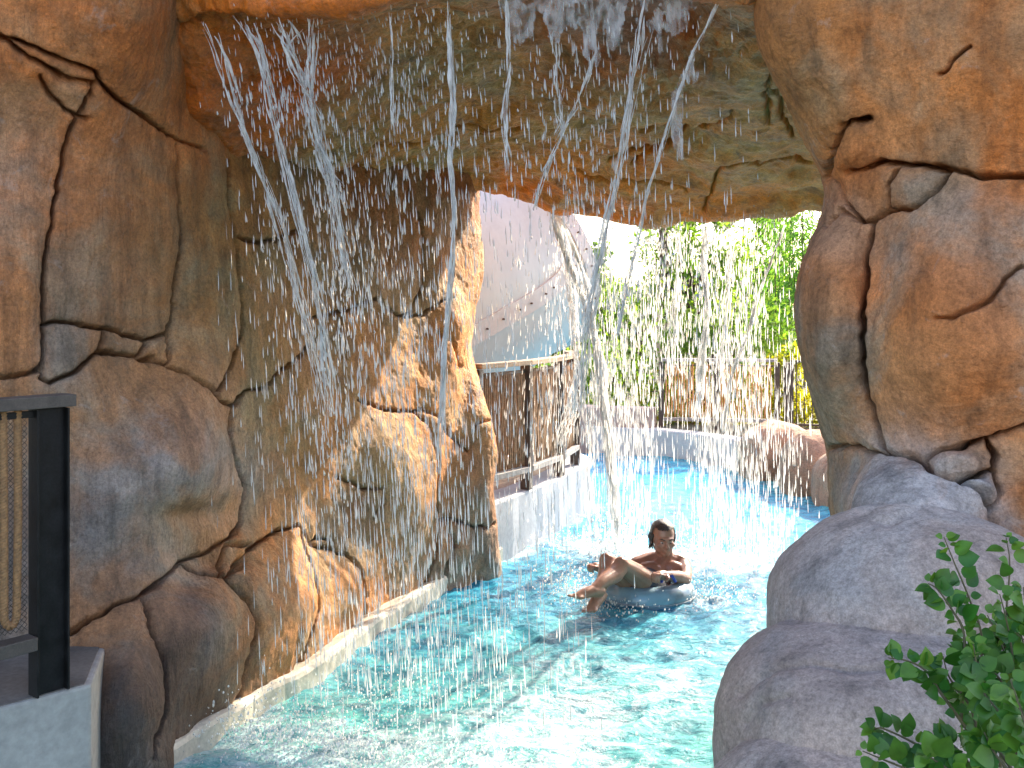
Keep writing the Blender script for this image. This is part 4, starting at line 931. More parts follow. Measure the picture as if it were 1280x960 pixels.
# ---- the leafy plant on the near bank
def near_plant():
    r = np.random.default_rng(5)
    base = v3(1.42, 2.25, .35)
    t = empty('leafy_shrub', base, 'bright green round leaved shrub growing up over the mauve boulders', 'shrub')
    stems = [  # pixel path, depth
        ([(1215, 960), (1220, 860), (1228, 800), (1212, 745), (1190, 700), (1178, 672)], 2.35), ([(1200, 900), (1206, 800), (1190, 760), (1172, 735), (1160, 728)], 2.3),
        ([(1230, 940), (1180, 870), (1160, 838), (1135, 825), (1112, 822)], 2.2), ([(1240, 1000), (1180, 950), (1140, 925), (1105, 910), (1092, 912)], 2.1), ([(1240, 1010), (1170, 975), (1120, 955), (1080, 940)], 2.05),
        ([(1250, 960), (1255, 850), (1258, 760), (1262, 700), (1258, 672)], 2.45), ([(1270, 960), (1268, 860), (1262, 790), (1250, 742)], 2.3), ([(1290, 960), (1285, 850), (1288, 780), (1280, 735)], 2.2),
        ([(1230, 960), (1215, 890), (1190, 850), (1180, 820)], 2.2), ([(1260, 980), (1240, 900), (1225, 850), (1215, 800)], 2.15), ([(1280, 1000), (1265, 920), (1240, 880), (1225, 860)], 2.0),
        ([(1300, 1010), (1290, 930), (1275, 885), (1262, 850)], 1.9), ([(1240, 1010), (1215, 960), (1195, 935), (1170, 915)], 1.95), ([(1300, 1010), (1270, 970), (1245, 940), (1232, 915)], 1.8), ([(1270, 1020), (1230, 990), (1190, 965), (1160, 945)], 1.9),
        ([(1310, 960), (1310, 880), (1300, 820), (1272, 792)], 2.2), ([(1290, 1000), (1262, 955), (1240, 930), (1215, 925)], 1.85), ([(1320, 1000), (1300, 950), (1280, 900), (1270, 870)], 1.75), ([(1230, 990), (1225, 930), (1215, 880), (1195, 862)], 2.3), ([(1290, 930), (1275, 860), (1255, 815), (1248, 780)], 2.45), ([(1300, 900), (1292, 850), (1280, 810), (1270, 770)], 2.4),
        ([(1330, 1000), (1330, 900), (1320, 800), (1300, 740)], 2.2), ([(1250, 930), (1240, 860), (1225, 815), (1200, 790)], 2.4), ([(1262, 900), (1262, 845), (1250, 800), (1235, 770)], 2.35), ([(1280, 920), (1262, 870), (1238, 838), (1205, 822)], 2.25)]
    leaves = []; mb = MB()
    for path, Y in stems:
        q = np.array([W(px, py, Y + .10 * k / len(path)) for k, (px, py) in enumerate(path)])
        p = cr_eval(q, np.linspace(0, len(q) - 1, 26)); p += .006 * np.stack([fbm(p, 8, 2, 3), fbm(p, 8, 2, 4), fbm(p, 8, 2, 5)], 1)
        mb.tube(p, np.linspace(.0042, .0012, 26), 6)
        for k in range(4, 26):
            if r.uniform() < .80 or k > 22:
                for sd in ((1, -1) if k % 2 else (r.choice([1, -1]),)):
                    T = p[min(k + 1, 25)] - p[k - 1]; T /= np.linalg.norm(T)
                    dirn = T * .5 + sd * np.cross(T, v3(0, -1, .3)) * r.uniform(.5, 1.2) + v3(0, -.45, -.1) + r.normal(0, .28, 3)
                    leaves.append((p[k], dirn / np.linalg.norm(dirn), r.uniform(.024, .050) * (1 - .35 * (k > 22)), k / 25))
    mb.build('stems', M_STEM, t, smooth=True)
    # an egg-shaped leaf, folded along its midrib
    prof = [(0, .0), (.05, .17), (.15, .32), (.30, .415), (.46, .425), (.62, .36), (.77, .24), (.90, .10), (1, .0)]
    V, Fc, B = [], [], []
    for (o_, d, l, kk) in leaves:
        up = v3(0, -.65, .75) + r.normal(0, .35, 3); s = np.cross(d, up); s /= np.linalg.norm(s); nn = np.cross(s, d); b = len(V)
        st = o_ + d * l * .22; mid = []; curl = r.uniform(-.25, .05)
        for (u_, w_) in prof:
            c_ = st + d * l * u_ + nn * l * curl * u_ * u_; V += [c_ - s * l * w_ + nn * l * w_ * .22, c_, c_ + s * l * w_ + nn * l * w_ * .22]
        V += []
        for i in range(len(prof) - 1):
            Fc += [(b + 3 * i, b + 3 * i + 1, b + 3 * i + 4, b + 3 * i + 3), (b + 3 * i + 1, b + 3 * i + 2, b + 3 * i + 5, b + 3 * i + 4)]
        br = np.clip(r.normal(.22, .25) + .35 * (kk > .85), 0, 1); B += [br] * (3 * len(prof))
    mesh_np('foliage', np.array(V), np.array(Fc), M_LEAF, t, np.array(B))
near_plant()

# ------------------------------------------------------------------ falling water
def drops_mesh(name, C, D, Ln, Rd, mat, parent, seed=0, kind='stuff'):
    """elongated drops: centre, direction, length, radius; pear-shaped, four-sided"""
    r = np.random.default_rng(seed); n = len(C); D = D / np.linalg.norm(D, axis=1, keepdims=True)
    s = np.cross(D, v3(.3, 1, .1)); s /= np.linalg.norm(s, axis=1, keepdims=True); b = np.cross(D, s); V = []
    ts = (-.5, -.2, .15, .38, .5); rs = (0, .55, 1.0, .75, 0)
    rr = r.uniform(0, 2 * math.pi, n)
    wob = r.normal(0, .14, (n, 5))
    P = [(C + D * (ts[0] * Ln)[:, None])[:, None]]
    for i in (1, 2, 3):
        ring = np.stack([C + D * (ts[i] * Ln)[:, None] + s * (wob[:, i] * Rd)[:, None] + (np.cos(rr + k * math.pi / 2)[:, None] * s + np.sin(rr + k * math.pi / 2)[:, None] * b) * (Rd * rs[i])[:, None] for k in range(4)], 1); P.append(ring)
    P.append((C + D * (ts[4] * Ln)[:, None])[:, None]); V = np.concatenate(P, 1)  # n,14,3
    f = []
    for k in range(4):
        k2 = (k + 1) % 4
        f += [(0, 1 + k, 1 + k2), (1 + k, 5 + k, 5 + k2), (1 + k, 5 + k2, 1 + k2), (5 + k, 9 + k, 9 + k2), (5 + k, 9 + k2, 5 + k2), (9 + k, 13, 9 + k2)]
    F = (np.arange(n)[:, None, None] * 14 + np.array(f)[None]).reshape(-1, 3)
    o = mesh_np(name, V.reshape(-1, 3), F, mat, parent)
    if kind: o['kind'] = kind
    return o
def stream(parent, path, mat, r0=.011, strands=4, spread=.03, fan=0., seed=0, gaps=.0, taper=.75, name='stream', beads=1.0):
    """one rope of falling water: path of (px,py,Y); strands that twist, bead and fray"""
    r = np.random.default_rng(seed); q = np.array([W(*p) for p in path]); m = 90
    p = cr_eval(q, np.linspace(0, len(q) - 1, m)); s = np.linspace(0, 1, m); mb = MB()
    for k in range(int(strands * 2.6)):
        a = r.uniform(0, 6.28); fr = r.uniform(.6, 2.6); am = spread * r.uniform(.1, 1.0) * (.30 + .8 * s + fan * np.exp(-s * 6))
        off = np.stack([np.cos(a + fr * s * 5), .7 * np.sin(a + fr * s * 5 + 1), 0 * s], 1) * am[:, None]
        pk = p + off; pk = pk + .009 * np.stack([fbm(pk * v3(1, 1, .6), 12, 2, seed + k), fbm(pk * v3(1, 1, .6), 12, 2, seed + k + 50), 0 * s], 1)
        bead = fbm(np.stack([s * 20, 0 * s + k * 3.3, 0 * s + seed], 1), 1, 2, 9)
        rad = r0 * r.uniform(.16, .46) * (1 - (1 - taper) * s) * (1 + 1.1 * beads * bead); rad = np.clip(rad, r0 * .04, None)
        # a strand tears into separate lengths
        i = int(m * r.uniform(0, .15)) if k < strands else int(m * r.uniform(0, .7))
        while i < m - 8:
            n_ = int(r.uniform(8, 34)); j = min(i + n_, m)
            if j - i > 6:
                w_ = np.sin(np.linspace(.12, math.pi - .12, j - i)) ** .6; mb.tube(pk[i:j], rad[i:j] * w_, 6, flat=r.uniform(.6, 1.7))
            i = j + int(r.uniform(-4, 9) if k < strands else r.uniform(0, 26)); i = max(i, j - 3)
    return mb.build(name, mat, parent, smooth=True)
e2 = np.array([.376, .927, 0]); e1 = np.array([.927, -.376, 0]); Gv = 9.81
nf = empty('waterfall', v3(-.2, 4.3, 0), 'lavender white waterfall of ropes and drops falling from the near lip of the overhang', 'waterfall')
NS = [
 ([(258, 20, 4.45), (272, 55, 4.5), (288, 110, 4.58), (318, 190, 4.7), (344, 262, 4.8), (366, 335, 4.9), (388, 425, 5.0), (410, 520, 5.1)], .010, 6, .030, 1.6),
 ([(303, 18, 4.44), (322, 60, 4.5), (336, 115, 4.56), (352, 185, 4.65), (376, 282, 4.75), (394, 365, 4.85), (405, 425, 4.92), (414, 500, 5.0)], .011, 6, .028, 1.5),
 ([(352, 14, 4.42), (366, 60, 4.48), (380, 110, 4.55), (394, 160, 4.6), (408, 205, 4.66), (418, 232, 4.7)], .011, 8, .045, 2.2),
 ([(392, 10, 4.4), (390, 60, 4.46), (390, 110, 4.5), (396, 170, 4.6), (412, 215, 4.66), (424, 300, 4.75), (437, 360, 4.8)], .009, 6, .04, .6),
 ([(563, -10, 4.25), (562, 60, 4.3), (567, 130, 4.35), (563, 200, 4.4), (568, 270, 4.45), (564, 340, 4.5), (556, 440, 4.58), (548, 600, 4.7)], .013, 5, .016, .6),
 ([(633, -10, 4.15), (635, 60, 4.2), (632, 140, 4.26), (634, 220, 4.3)], .008, 4, .018, .8),
 ([(486, 0, 4.3), (490, 50, 4.33), (490, 120, 4.4), (492, 170, 4.45)], .006, 3, .012, .6),
 ([(812, -12, 4.0), (800, 50, 4.05), (788, 120, 4.12), (776, 190, 4.2), (764, 255, 4.28), (752, 320, 4.36), (738, 390, 4.44), (730, 450, 4.5), (724, 520, 4.58)], .0105, 8, .032, 1.8),
 ([(905, -10, 3.95), (884, 35, 4.0), (864, 75, 4.05), (844, 130, 4.1), (826, 190, 4.18), (808, 245, 4.24), (797, 300, 4.3), (782, 360, 4.36), (770, 420, 4.4)], .010, 4, .012, .7),
 ([(745, 60, 4.2), (728, 115, 4.26), (706, 160, 4.32), (690, 195, 4.36), (676, 225, 4.4), (668, 262, 4.44)], .007, 4, .02, .7),
 ([(690, 30, 4.2), (700, 110, 4.26), (694, 170, 4.3)], .006, 4, .04, .7),
]
for i, (pa, r0, ns, sp, fn) in enumerate(NS): stream(nf, pa, M_STREAM, r0, ns, sp, fn, 100 + i)
def near_drops():
    r = np.random.default_rng(77)
    C, D, Ln, Rd = [], [], [], []
    def emit(n, p0, p1, vin, tmax, sp=.10, tmin=.0, rad=(.0014, .0036), dens=None):
        for _ in range(n):
            u = r.uniform() ** (dens or 1); a = np.array(p0) * (1 - u) + np.array(p1) * u
            v = e2 * r.uniform(*vin) + e1 * r.normal(0, .10); t = math.sqrt(r.uniform(tmin ** 2, tmax ** 2)); 
            p = a + v * t - Z3 * .5 * Gv * t * t + r.normal(0, sp, 3) * (.25 + t)
            if p[2] < .02: continue
            vel = v - Z3 * (Gv * t + .8); C.append(p); D.append(vel); Ln.append(.0115 * np.linalg.norm(vel) * r.uniform(.4, 1.5) + .006); Rd.append(r.uniform(*rad))
    lipL, lipM, lipR = W(245, 18, 4.46), W(560, -8, 4.25), W(930, -8, 3.95)
    emit(2500, W(290, 16, 4.44), W(470, 4, 4.35), (.3, 1.15), .80, .10)
    emit(1100, W(470, 4, 4.35), lipM, (.1, .9), .80, .09)
    emit(620, lipM, W(700, -12, 4.1), (.1, .8), .78, .09)
    emit(420, W(690, -12, 4.1), W(830, -12, 4.0), (.1, .7), .50, .08)
    emit(130, W(830, -12, 4.0), lipR, (.0, .5), .62, .08)
    emit(50, lipL, W(290, 16, 4.44), (.2, .7), .7, .05)
    # bursts where the ropes break up
    for (px, py, Y, n, s) in ((415, 235, 4.72, 60, .05), (425, 330, 4.8, 60, .06), (440, 380, 4.85, 60, .07), (405, 440, 5.0, 70, .07), (412, 540, 5.1, 80, .08), (350, 290, 4.85, 40, .05), (300, 120, 4.6, 40, .04), (345, 130, 4.55, 40, .04), (395, 120, 4.52, 60, .05), (735, 420, 4.48, 70, .05), (728, 500, 4.55, 70, .06), (775, 380, 4.4, 40, .04), (700, 180, 4.35, 90, .12), (740, 200, 4.35, 70, .12), (565, 160, 4.4, 30, .03), (425, 660, 5.2, 40, .06)):
        for _ in range(n):
            p = W(px, py, Y) + r.normal(0, s, 3) * v3(1, 1, 2.2); vel = e2 * .8 - Z3 * r.uniform(2.5, 6); C.append(p); D.append(vel); Ln.append(r.uniform(.015, .06)); Rd.append(r.uniform(.002, .0055))
    drops_mesh('falling_drops', np.array(C), np.array(D), np.array(Ln), np.array(Rd), M_DROP, nf, 3)
near_drops()
def sheet():
    # the thin curtain of water that clings together just under the lip before it tears
    nu, nv = 120, 70; V = []; u = np.linspace(0, 1, nu); v = np.linspace(0, 1, nv)
    a, b = W(618, -14, 4.12), W(872, -16, 3.95)
    G = np.zeros((nu, nv, 3))
    for i in range(nu):
        t = .26 * v * (.72 + .45 * math.sin(u[i] * 9) * .3 + .5 * vn(np.array([[u[i] * 5, 2, 1]]), 1, 5)[0] + .15)
        G[i] = (a * (1 - u[i]) + b * u[i])[None] + e2[None] * (.55 * t)[:, None] - Z3[None] * (.5 * Gv * t * t + .25 * t)[:, None]
    G = G + (e2[None, None] * (.022 * fbm(G * v3(1, 1, .4), 9, 3, 8) + .012 * fbm(G * v3(1, 1, .3), 28, 2, 9))[..., None])
    idx = np.arange(nu * nv).reshape(nu, nv); Q = np.stack([idx[:-1, :-1], idx[1:, :-1], idx[1:, 1:], idx[:-1, 1:]], -1).reshape(-1, 4)
    tear = (1.3 * fbm((G[:-1, :-1] * v3(1, 1, .10)).reshape(-1, 3), 20, 3, 12) + .50 - .95 * np.repeat(v[None, :-1], nu - 1, 0).reshape(-1)) > 0
    Q = Q[tear]; used, inv = np.unique(Q.ravel(), return_inverse=True)
    back = G.reshape(-1, 3)[used] + e2 * .004; fr = G.reshape(-1, 3)[used]; q = inv.reshape(-1, 4)
    mesh_np('water_sheet', np.concatenate([fr, back]), np.concatenate([q, q[:, ::-1] + len(fr)]), M_SHEET, nf)
sheet()
bf = empty('waterfall', v3(1.45, 7.9, 0), 'dense sunlit white waterfall pouring off the far lip in front of the bushes', 'waterfall')
BS = [
 ([(690, 268, 7.9), (704, 310, 7.95), (722, 355, 8.0), (738, 400, 8.05), (750, 450, 8.1), (758, 520, 8.15), (768, 620, 8.2), (772, 690, 8.2)], .020, 9, .05, .5),
 ([(702, 270, 7.9), (722, 320, 7.95), (736, 370, 8.0), (742, 420, 8.02), (748, 480, 8.08), (762, 570, 8.1), (768, 650, 8.1)], .018, 7, .05, .5),
 ([(700, 272, 7.95), (712, 350, 7.98), (722, 430, 8.0), (716, 500, 8.0), (704, 560, 8.05)], .012, 8, .08, .3),
 ([(884, 278, 7.6), (880, 330, 7.62), (884, 390, 7.66), (876, 450, 7.7), (872, 520, 7.74)], .018, 6, .04, .4),
 ([(985, 270, 7.35), (970, 310, 7.4), (955, 350, 7.44), (944, 385, 7.48), (932, 425, 7.5), (915, 470, 7.55), (905, 540, 7.6)], .012, 5, .02, .4),
 ([(845, 279, 7.65), (848, 340, 7.7), (842, 400, 7.75), (846, 470, 7.8)], .008, 5, .05, .4),
 ([(915, 276, 7.5), (912, 340, 7.56), (906, 410, 7.6), (900, 480, 7.64)], .008, 5, .05, .4),
]
for i, (pa, r0, ns, sp, fn) in enumerate(BS): stream(bf, pa, M_DROPB, r0 * 1.35, ns, sp, fn, 300 + i)
def far_drops():
    r = np.random.default_rng(78); C, D, Ln, Rd = [], [], [], []
    lip = [W(690, 266, 7.9), W(745, 276, 7.85), W(800, 279, 7.75), W(870, 278, 7.65), W(940, 274, 7.45), W(992, 268, 7.3)]
    wts = [.9, 1.15, 1.1, 1.25, .75]
    for k in range(5):
        n = int(1900 * wts[k]); u = r.uniform(size=(n, 1)); A = lip[k] * (1 - u) + lip[k + 1] * u; v = e2 * r.uniform(-.15, .75, (n, 1)) + e1 * r.normal(-.05, .10, (n, 1))
        t = r.uniform(0, .735 ** 1.5, (n, 1)) ** (1 / 1.5); p = A + v * t - Z3 * (.5 * Gv * t * t + .3 * t) + r.normal(0, .05, (n, 3))
        # drops gather into ragged strings
        ok = (fbm(np.stack([p[:, 0] * 5.5, 0 * p[:, 0], p[:, 2] * .6], 1), 1, 2, 21) > r.normal(-.20, .26, n)) & (p[:, 2] > .02)
        vel = v - Z3 * (Gv * t + 1.0); p, vel = p[ok], vel[ok]; n = len(p)
        C += list(p); D += list(vel); Ln += list(.0175 * np.linalg.norm(vel, axis=1) * r.uniform(.4, 1.5, n) + .012); Rd += list(r.uniform(.0013, .0046, n))
    for _ in range(160):
        a = lip[5] + e1 * r.uniform(0, .4); t = r.uniform(.05, .7); p = a + e2 * r.normal(.2, .2) * t - Z3 * .5 * Gv * t * t; vel = v3(0, 0, -Gv * t - 1)
        C.append(p); D.append(vel); Ln.append(.009 * Gv * t + .012); Rd.append(r.uniform(.002, .0045))
    # the loose rain between the falls and the swimmer
    for _ in range(420):
        p = W(r.uniform(630, 760), r.uniform(300, 640), r.uniform(6.9, 8.0)); vel = v3(-.3, 0, -5); C.append(p); D.append(vel); Ln.append(r.uniform(.03, .09)); Rd.append(r.uniform(.0018, .0045))
    drops_mesh('falling_drops', np.array(C), np.array(D), np.array(Ln), np.array(Rd), M_DROPB, bf, 4)
far_drops()
def splashes():
    r = np.random.default_rng(80)
    V0, F0 = ico(1); C, S = [], []
    def em(n, cx, cy, sx, sy, h, rad, rot=-.387):
        c, s = math.cos(rot), math.sin(rot)
        for _ in range(n):
            a, b = r.normal(0, sx), r.normal(0, sy); C.append(v3(cx + a * c - b * s, cy + a * s + b * c, abs(r.normal(0, h)) + .005)); S.append(r.uniform(*rad))
    em(2600, -.85, 4.42, .50, .12, .09, (.0015, .0055)); em(900, .0, 4.2, .6, .14, .06, (.0015, .005)); em(700, -.55, 5.0, .35, .22, .06, (.0015, .004))
    em(900, 1.25, 7.95, .7, .14, .12, (.002, .007)); em(420, .82, 8.1, .14, .12, .16, (.003, .009)); em(500, 1.22, 6.85, .22, .14, .06, (.002, .006)); em(420, .42, 7.0, .16, .14, .10, (.002, .006)); em(250, .62, 6.6, .16, .10, .04, (.002, .006))
    C = np.array(C); S = np.array(S); st = np.ones((len(C), 3)); st[:, 2] = r.uniform(.8, 2.2, len(C))
    V = (C[:, None] + V0[None] * S[:, None, None] * st[:, None]).reshape(-1, 3); F = (np.arange(len(C))[:, None, None] * len(V0) + F0[None]).reshape(-1, 3)
    o = mesh_np('splash', V, F, M_SPLASH); tag(o, 'white splash drops leaping where the falls hit the pool', 'splash', kind='stuff')
splashes()
# ------------------------------------------------------------------ the swimmer and the ring
def cap_chain(mb, pts, rads, n=12, flat=None, rings=5):
    """closed tapered limb through points, with rounded ends"""
    pts = np.array(pts, float); rads = np.array(rads, float)
    t = np.linspace(0, len(pts) - 1, (len(pts) - 1) * 6 + 1); p = cr_eval(pts, t); r = np.interp(t, np.arange(len(pts)), rads)
    d0 = (p[0] - p[1]) / np.linalg.norm(p[0] - p[1]); d1 = (p[-1] - p[-2]) / np.linalg.norm(p[-1] - p[-2])
    a = np.linspace(math.pi / 2 * .96, 0, rings, endpoint=False)
    P = np.concatenate([[p[0] + d0 * r[0] * math.sin(x) for x in a], p, [p[-1] + d1 * r[-1] * math.sin(x) for x in a[::-1]]])
    Rr = np.concatenate([[r[0] * math.cos(x) for x in a], r, [r[-1] * math.cos(x) for x in a[::-1]]])
    mb.tube(P, Rr, n, flat=flat)
def ellip(mb, c, ax, rad, sub=3):
    V, F = ico(sub); M = np.array(ax, float); mb.add([np.asarray(c) + (v * np.array(rad)) @ M for v in V], [tuple(f) for f in F])
def remeshed(mb, name, mat, parent, vox=.006, smooth=5, hide=None):
    o = mb.build(name + '_tmp', mat); m = o.modifiers.new('r', 'REMESH'); m.mode = 'VOXEL'; m.voxel_size = vox; m.use_smooth_shade = True
    s = o.modifiers.new('s', 'SMOOTH'); s.iterations = smooth; s.factor = .5
    dg = bpy.context.evaluated_depsgraph_get(); dg.update(); ev = o.evaluated_get(dg); me = bpy.data.meshes.new_from_object(ev)
    me.name = name; bpy.data.objects.remove(o)
    base = wloc(parent) if parent is not None else np.zeros(3); me.transform(Matrix.Translation(-Vector(base)))
    for p in me.polygons: p.use_smooth = True
    me.materials.clear(); me.materials.append(mat)
    ob = bpy.data.objects.new(name, me); COL.objects.link(ob); ob.parent = parent; return ob
def swimmer():
    root = empty('person', W(806, 745, 6.9) * np.array([1, 1, 0]), 'person with wet dark hair lounging with crossed bare legs in a swim ring', 'person')
    b = MB()
    f = v3(.14, -.97, -.17); f /= np.linalg.norm(f); s_ = np.cross(f, Z3); s_ /= np.linalg.norm(s_); u_ = np.cross(s_, f)
    hc = W(829, 673, 7.0)
    def H(s, u, fw): return hc + s_ * s + u_ * u + f * fw
    AX = [s_, f, u_]
    ellip(b, H(0, .028, -.018), AX, (.078, .097, .092)); ellip(b, H(0, -.03, .018), AX, (.064, .072, .085)); ellip(b, H(0, -.085, .05), AX, (.036, .034, .030))
    ellip(b, H(.032, -.06, .02), AX, (.030, .045, .035)); ellip(b, H(-.032, -.06, .02), AX, (.030, .045, .035))
    cap_chain(b, [H(0, .012, .086), H(0, -.012, .098), H(0, -.026, .106)], [.009, .011, .014], 8); ellip(b, H(.012, -.028, .094), AX, (.009, .010, .008), 2); ellip(b, H(-.012, -.028, .094), AX, (.009, .010, .008), 2)
    cap_chain(b, [H(-.045, .020, .066), H(0, .026, .086), H(.045, .020, .066)], [.011, .013, .011], 8)
    cap_chain(b, [H(-.020, -.052, .080), H(0, -.050, .088), H(.020, -.052, .080)], [.006, .008, .006], 8); cap_chain(b, [H(-.018, -.062, .078), H(0, -.064, .086), H(.018, -.062, .078)], [.006, .009, .006], 8)
    for sg in (-1, 1): ellip(b, H(.078 * sg, -.008, -.012), AX, (.012, .024, .034), 2); ellip(b, H(.046 * sg, -.022, .062), AX, (.022, .02, .018), 2)
    # neck and trunk
    neck = W(832, 698, 7.05); ch = W(827, 711, 7.04); pel = W(808, 741, 6.88); mid = (ch * .5 + pel * .5)
    cap_chain(b, [hc + v3(.005, .03, -.03), W(831, 692, 7.04), neck, ch], [.058, .056, .062, .08])
    cap_chain(b, [ch + v3(0, .03, -.01), mid + v3(0, .03, 0), pel], [.125, .118, .125], 18)
    sR, sL = W(797, 707, 7.02), W(852, 705, 7.07)
    cap_chain(b, [sR, (sR + neck) / 2 + v3(0, .02, .0), neck + v3(0, 0, -.01), (sL + neck) / 2 + v3(0, .02, .0), sL], [.062, .064, .062, .064, .062])
    for sg, c in ((-1, W(812, 713, 6.95)), (1, W(840, 712, 6.98))): ellip(b, c, [(1, 0, 0), (0, 1, 0), (0, 0, 1)], (.085, .05, .062))
    # arm along the ring
    eL, wL = W(856, 724, 6.86), W(834, 719, 6.70)
    cap_chain(b, [sL, (sL + eL) / 2 + v3(.012, 0, 0), eL], [.056, .050, .043]); cap_chain(b, [eL, eL * .6 + wL * .4 + v3(0, 0, .006), wL], [.043, .041, .029])
    hd = W(824, 719, 6.64); dirh = (hd - wL) / np.linalg.norm(hd - wL); side = np.cross(dirh, Z3); side /= np.linalg.norm(side)
    cap_chain(b, [wL, wL + dirh * .05, wL + dirh * .085], [.028, .034, .030], 10)
    for k in range(4):
        k0 = wL + dirh * .085 + side * (.028 - .0185 * k) ; ln = (.030, .034, .033, .026)[k]
        cap_chain(b, [k0 - dirh * .02, k0 + dirh * ln + Z3 * .006, k0 + dirh * (ln * 1.55) - Z3 * .020, k0 + dirh * (ln * 1.4) - Z3 * .045], [.0105, .010, .009, .008], 8)
    th = wL + dirh * .03 - side * .03; cap_chain(b, [th + side * .01, th - side * .018 + dirh * .02 - Z3 * .01, th - side * .02 + dirh * .05 - Z3 * .03], [.013, .011, .009], 8)
    # far arm, hand on the far knee
    eR, wR = W(779, 724, 6.98), W(757, 711, 6.84)
    cap_chain(b, [sR, (sR + eR) / 2, eR], [.056, .049, .042]); cap_chain(b, [eR, (eR + wR) / 2, wR], [.042, .039, .028])
    d2 = v3(-.75, -.35, .25); d2 /= np.linalg.norm(d2); sd2 = np.cross(d2, Z3); sd2 /= np.linalg.norm(sd2)
    cap_chain(b, [wR, wR + d2 * .05, wR + d2 * .08], [.027, .033, .029], 10)
    for k in range(4):
        k0 = wR + d2 * .08 + sd2 * (.027 - .018 * k); ln = (.030, .034, .033, .026)[k]
        cap_chain(b, [k0 - d2 * .02, k0 + d2 * ln, k0 + d2 * (ln * 1.5) - Z3 * .018, k0 + d2 * (ln * 1.4) - Z3 * .04], [.0105, .010, .009, .008], 8)
    cap_chain(b, [wR + d2 * .03 + sd2 * .03, wR + d2 * .055 + sd2 * .045, wR + d2 * .08 + sd2 * .04 - Z3 * .015], [.012, .011, .009], 8)
    # legs
    hpR, kR, aR = W(797, 739, 6.86), W(759, 701, 6.62), W(749, 744, 6.36)
    hpL, kL, aL = W(818, 738, 6.86), W(777, 706, 6.54), W(744, 736, 6.30)
    for hp, kn, an in ((hpR, kR, aR), (hpL, kL, aL)):
        cap_chain(b, [hp, (hp + kn) / 2 + Z3 * .012, kn], [.088, .074, .054], 14)
        cf = (np.asarray(kn) * .66 + np.asarray(an) * .34) + v3(.012, .02, -.016); cap_chain(b, [kn, cf, kn * .3 + an * .7, an], [.052, .055, .042, .034], 12)
        ellip(b, kn + v3(-.008, -.012, .012), [(1, 0, 0), (0, 1, 0), (0, 0, 1)], (.045, .042, .045), 2)
    for an, toe in ((aL, W(723, 740, 6.22)), (aR, W(738, 757, 6.24))):
        d = toe - an; ln = np.linalg.norm(d); d /= ln; sd = np.cross(d, Z3); sd /= np.linalg.norm(sd); upf = np.cross(sd, d)
        ln = .20
        cap_chain(b, [an - d * .045 - upf * .022, an + d * .02 - upf * .012, an + d * .09 - upf * .016, an + d * .145 - upf * .022], [.030, .037, .031, .020], 12, flat=1.15)
        for sg in (-.022, .022): cap_chain(b, [an + d * .05 - upf * .02 + sd * sg * .5, an + d * .14 - upf * .026 + sd * sg], [.024, .017], 8)
        for k in range(5):
            o_ = an + d * (.145 - .006 * abs(k - 1)) - upf * .028 + sd * (.036 - .018 * k); cap_chain(b, [o_, o_ + d * (.042 - .004 * k) + upf * .006], [.0115 if k == 0 else .009, .010 if k == 0 else .0075], 8)
    body = remeshed(b, 'body', M_SKIN, root, .0055, 4)
    # hair: a wet cap swept back, longer at the sides
    h = MB(); V, F = ico(5); keep = []
    loc = V * np.array([.084, .104, .099]); jag = fbm(V, 6, 3, 5)
    front = (V[:, 1] > .30 + .10 * jag) & (V[:, 2] < .52 + .12 * jag); low = V[:, 2] < -.62 + .15 * jag
    ok = ~(front | low)
    loc = loc * (1 + .035 * ridged(V * v3(3.2, .8, 1.2), 2.4, 3, 6))[:, None]
    Vw = H(0, .028, -.020)[None] + loc[:, :1] * s_ + loc[:, 1:2] * f + loc[:, 2:3] * u_
    Fk = F[ok[F].all(1)]; us, inv = np.unique(Fk.ravel(), return_inverse=True); inner = H(0, .028, -.02)[None] + (Vw[us] - H(0, .028, -.02)) * .9
    n0 = len(us); Fi = inv.reshape(-1, 3)
    h.add(list(Vw[us]), [tuple(x) for x in Fi]); h.add(list(inner), [tuple(x[::-1]) for x in Fi])
    r = np.random.default_rng(9)
    for k in range(60):
        a = r.uniform(-2.6, 2.6) ; sd = math.sin(a); bk = -math.cos(a)
        if bk > .35: continue
        p0 = H(.080 * sd, .03, .085 * bk - .02); p1 = H(.082 * sd + r.normal(0, .004), -.015, .085 * bk - .025); p2 = H((.070 + r.normal(0, .008)) * sd, -.055 - r.uniform(0, .03), .07 * bk - .03)
        cap_chain(h, [p0, p1, p2], [.010, .008, .003], 6, rings=2)
    h.build('hair', M_HAIR, root, smooth=True)
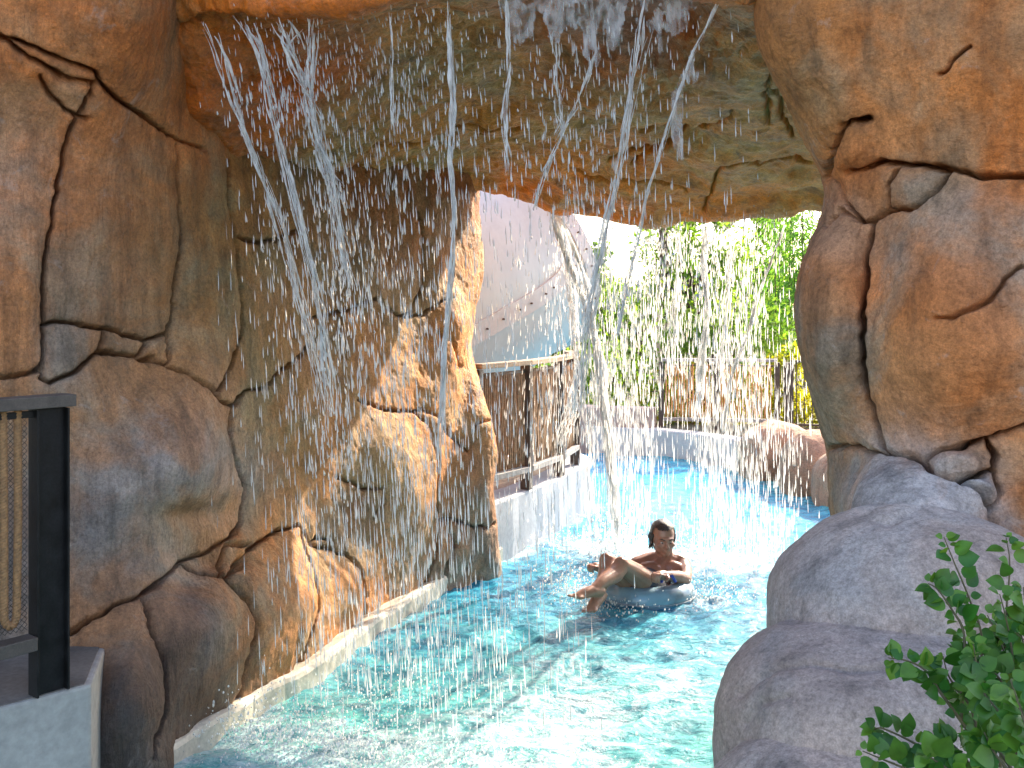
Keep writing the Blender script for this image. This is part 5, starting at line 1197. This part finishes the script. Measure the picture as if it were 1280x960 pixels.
    for sg in (-1, 1):
        e = MB(); ellip(e, H(.030 * sg, .001, .0735), AX, (.0105, .0105, .0045), 2); eo = e.build('eye', M_EYE, root, smooth=True)
        e = MB(); ellip(e, H(.030 * sg, .0, .0815), AX, (.0056, .0036, .0046), 2); e.build('iris', M_HAIR, eo, smooth=True)
        e = MB(); cap_chain(e, [H(.014 * sg, .020, .094), H(.034 * sg, .027, .083), H(.050 * sg, .020, .068)], [.003, .0045, .0025], 6, rings=2); e.build('eyebrow', M_HAIR, root, smooth=True)
    sh = MB(); cap_chain(sh, [pel + v3(0, .02, .03), pel + v3(0, 0, -.03)], [.135, .135], 16)
    for hp, kn in ((hpR, kR), (hpL, kL)): cap_chain(sh, [hp, hp * .70 + kn * .30 + Z3 * .01], [.097, .086], 14)
    remeshed(sh, 'swim_shorts', M_SHORTS, root, .008, 4)
    # the ring
    c = W(806, 744, 6.93); c[2] = .03; c[0] += .0
    t = empty('swim_ring', c * np.array([1, 1, 0]), 'translucent blue inflatable ring floating under the lounging person', 'swim ring')
    V, Fq = [], []; nu, nv = 72, 20; Rm, rm = .245, .092
    for i in range(nu):
        a = 2 * math.pi * i / nu; pin = 1 - .05 * max(0, math.cos(a * 9)) ** 6
        for k in range(nv):
            bb = 2 * math.pi * k / nv; rr_ = rm * pin; V.append(c + v3(math.cos(a) * (Rm + rr_ * math.cos(bb)), math.sin(a) * (Rm + rr_ * math.cos(bb)), rr_ * .95 * math.sin(bb)))
            Fq.append((i * nv + k, ((i + 1) % nu) * nv + k, ((i + 1) % nu) * nv + (k + 1) % nv, i * nv + (k + 1) % nv))
    mesh_np('tube', np.array(V), np.array(Fq), M_VINYL, t)
    mb = MB(); aa = np.linspace(0, 2 * math.pi, 73); q = np.stack([c[0] + (Rm + rm + .001) * np.cos(aa), c[1] + (Rm + rm + .001) * np.sin(aa), c[2] - .012 + 0 * aa], 1); mb.tube(q, .004, 6, cap=False); mb.build('seam', M_CONC, t, smooth=True)
    mb = MB(); hx = W(836, 722, 6.68); mb.tube([hx + v3(-.05, 0, -.03), hx + v3(-.035, -.01, .012), hx + v3(.02, -.01, .014), hx + v3(.045, .01, -.03)], [.011] * 4, 8); mb.build('handle', M_BLUEH, t, smooth=True)
swimmer()
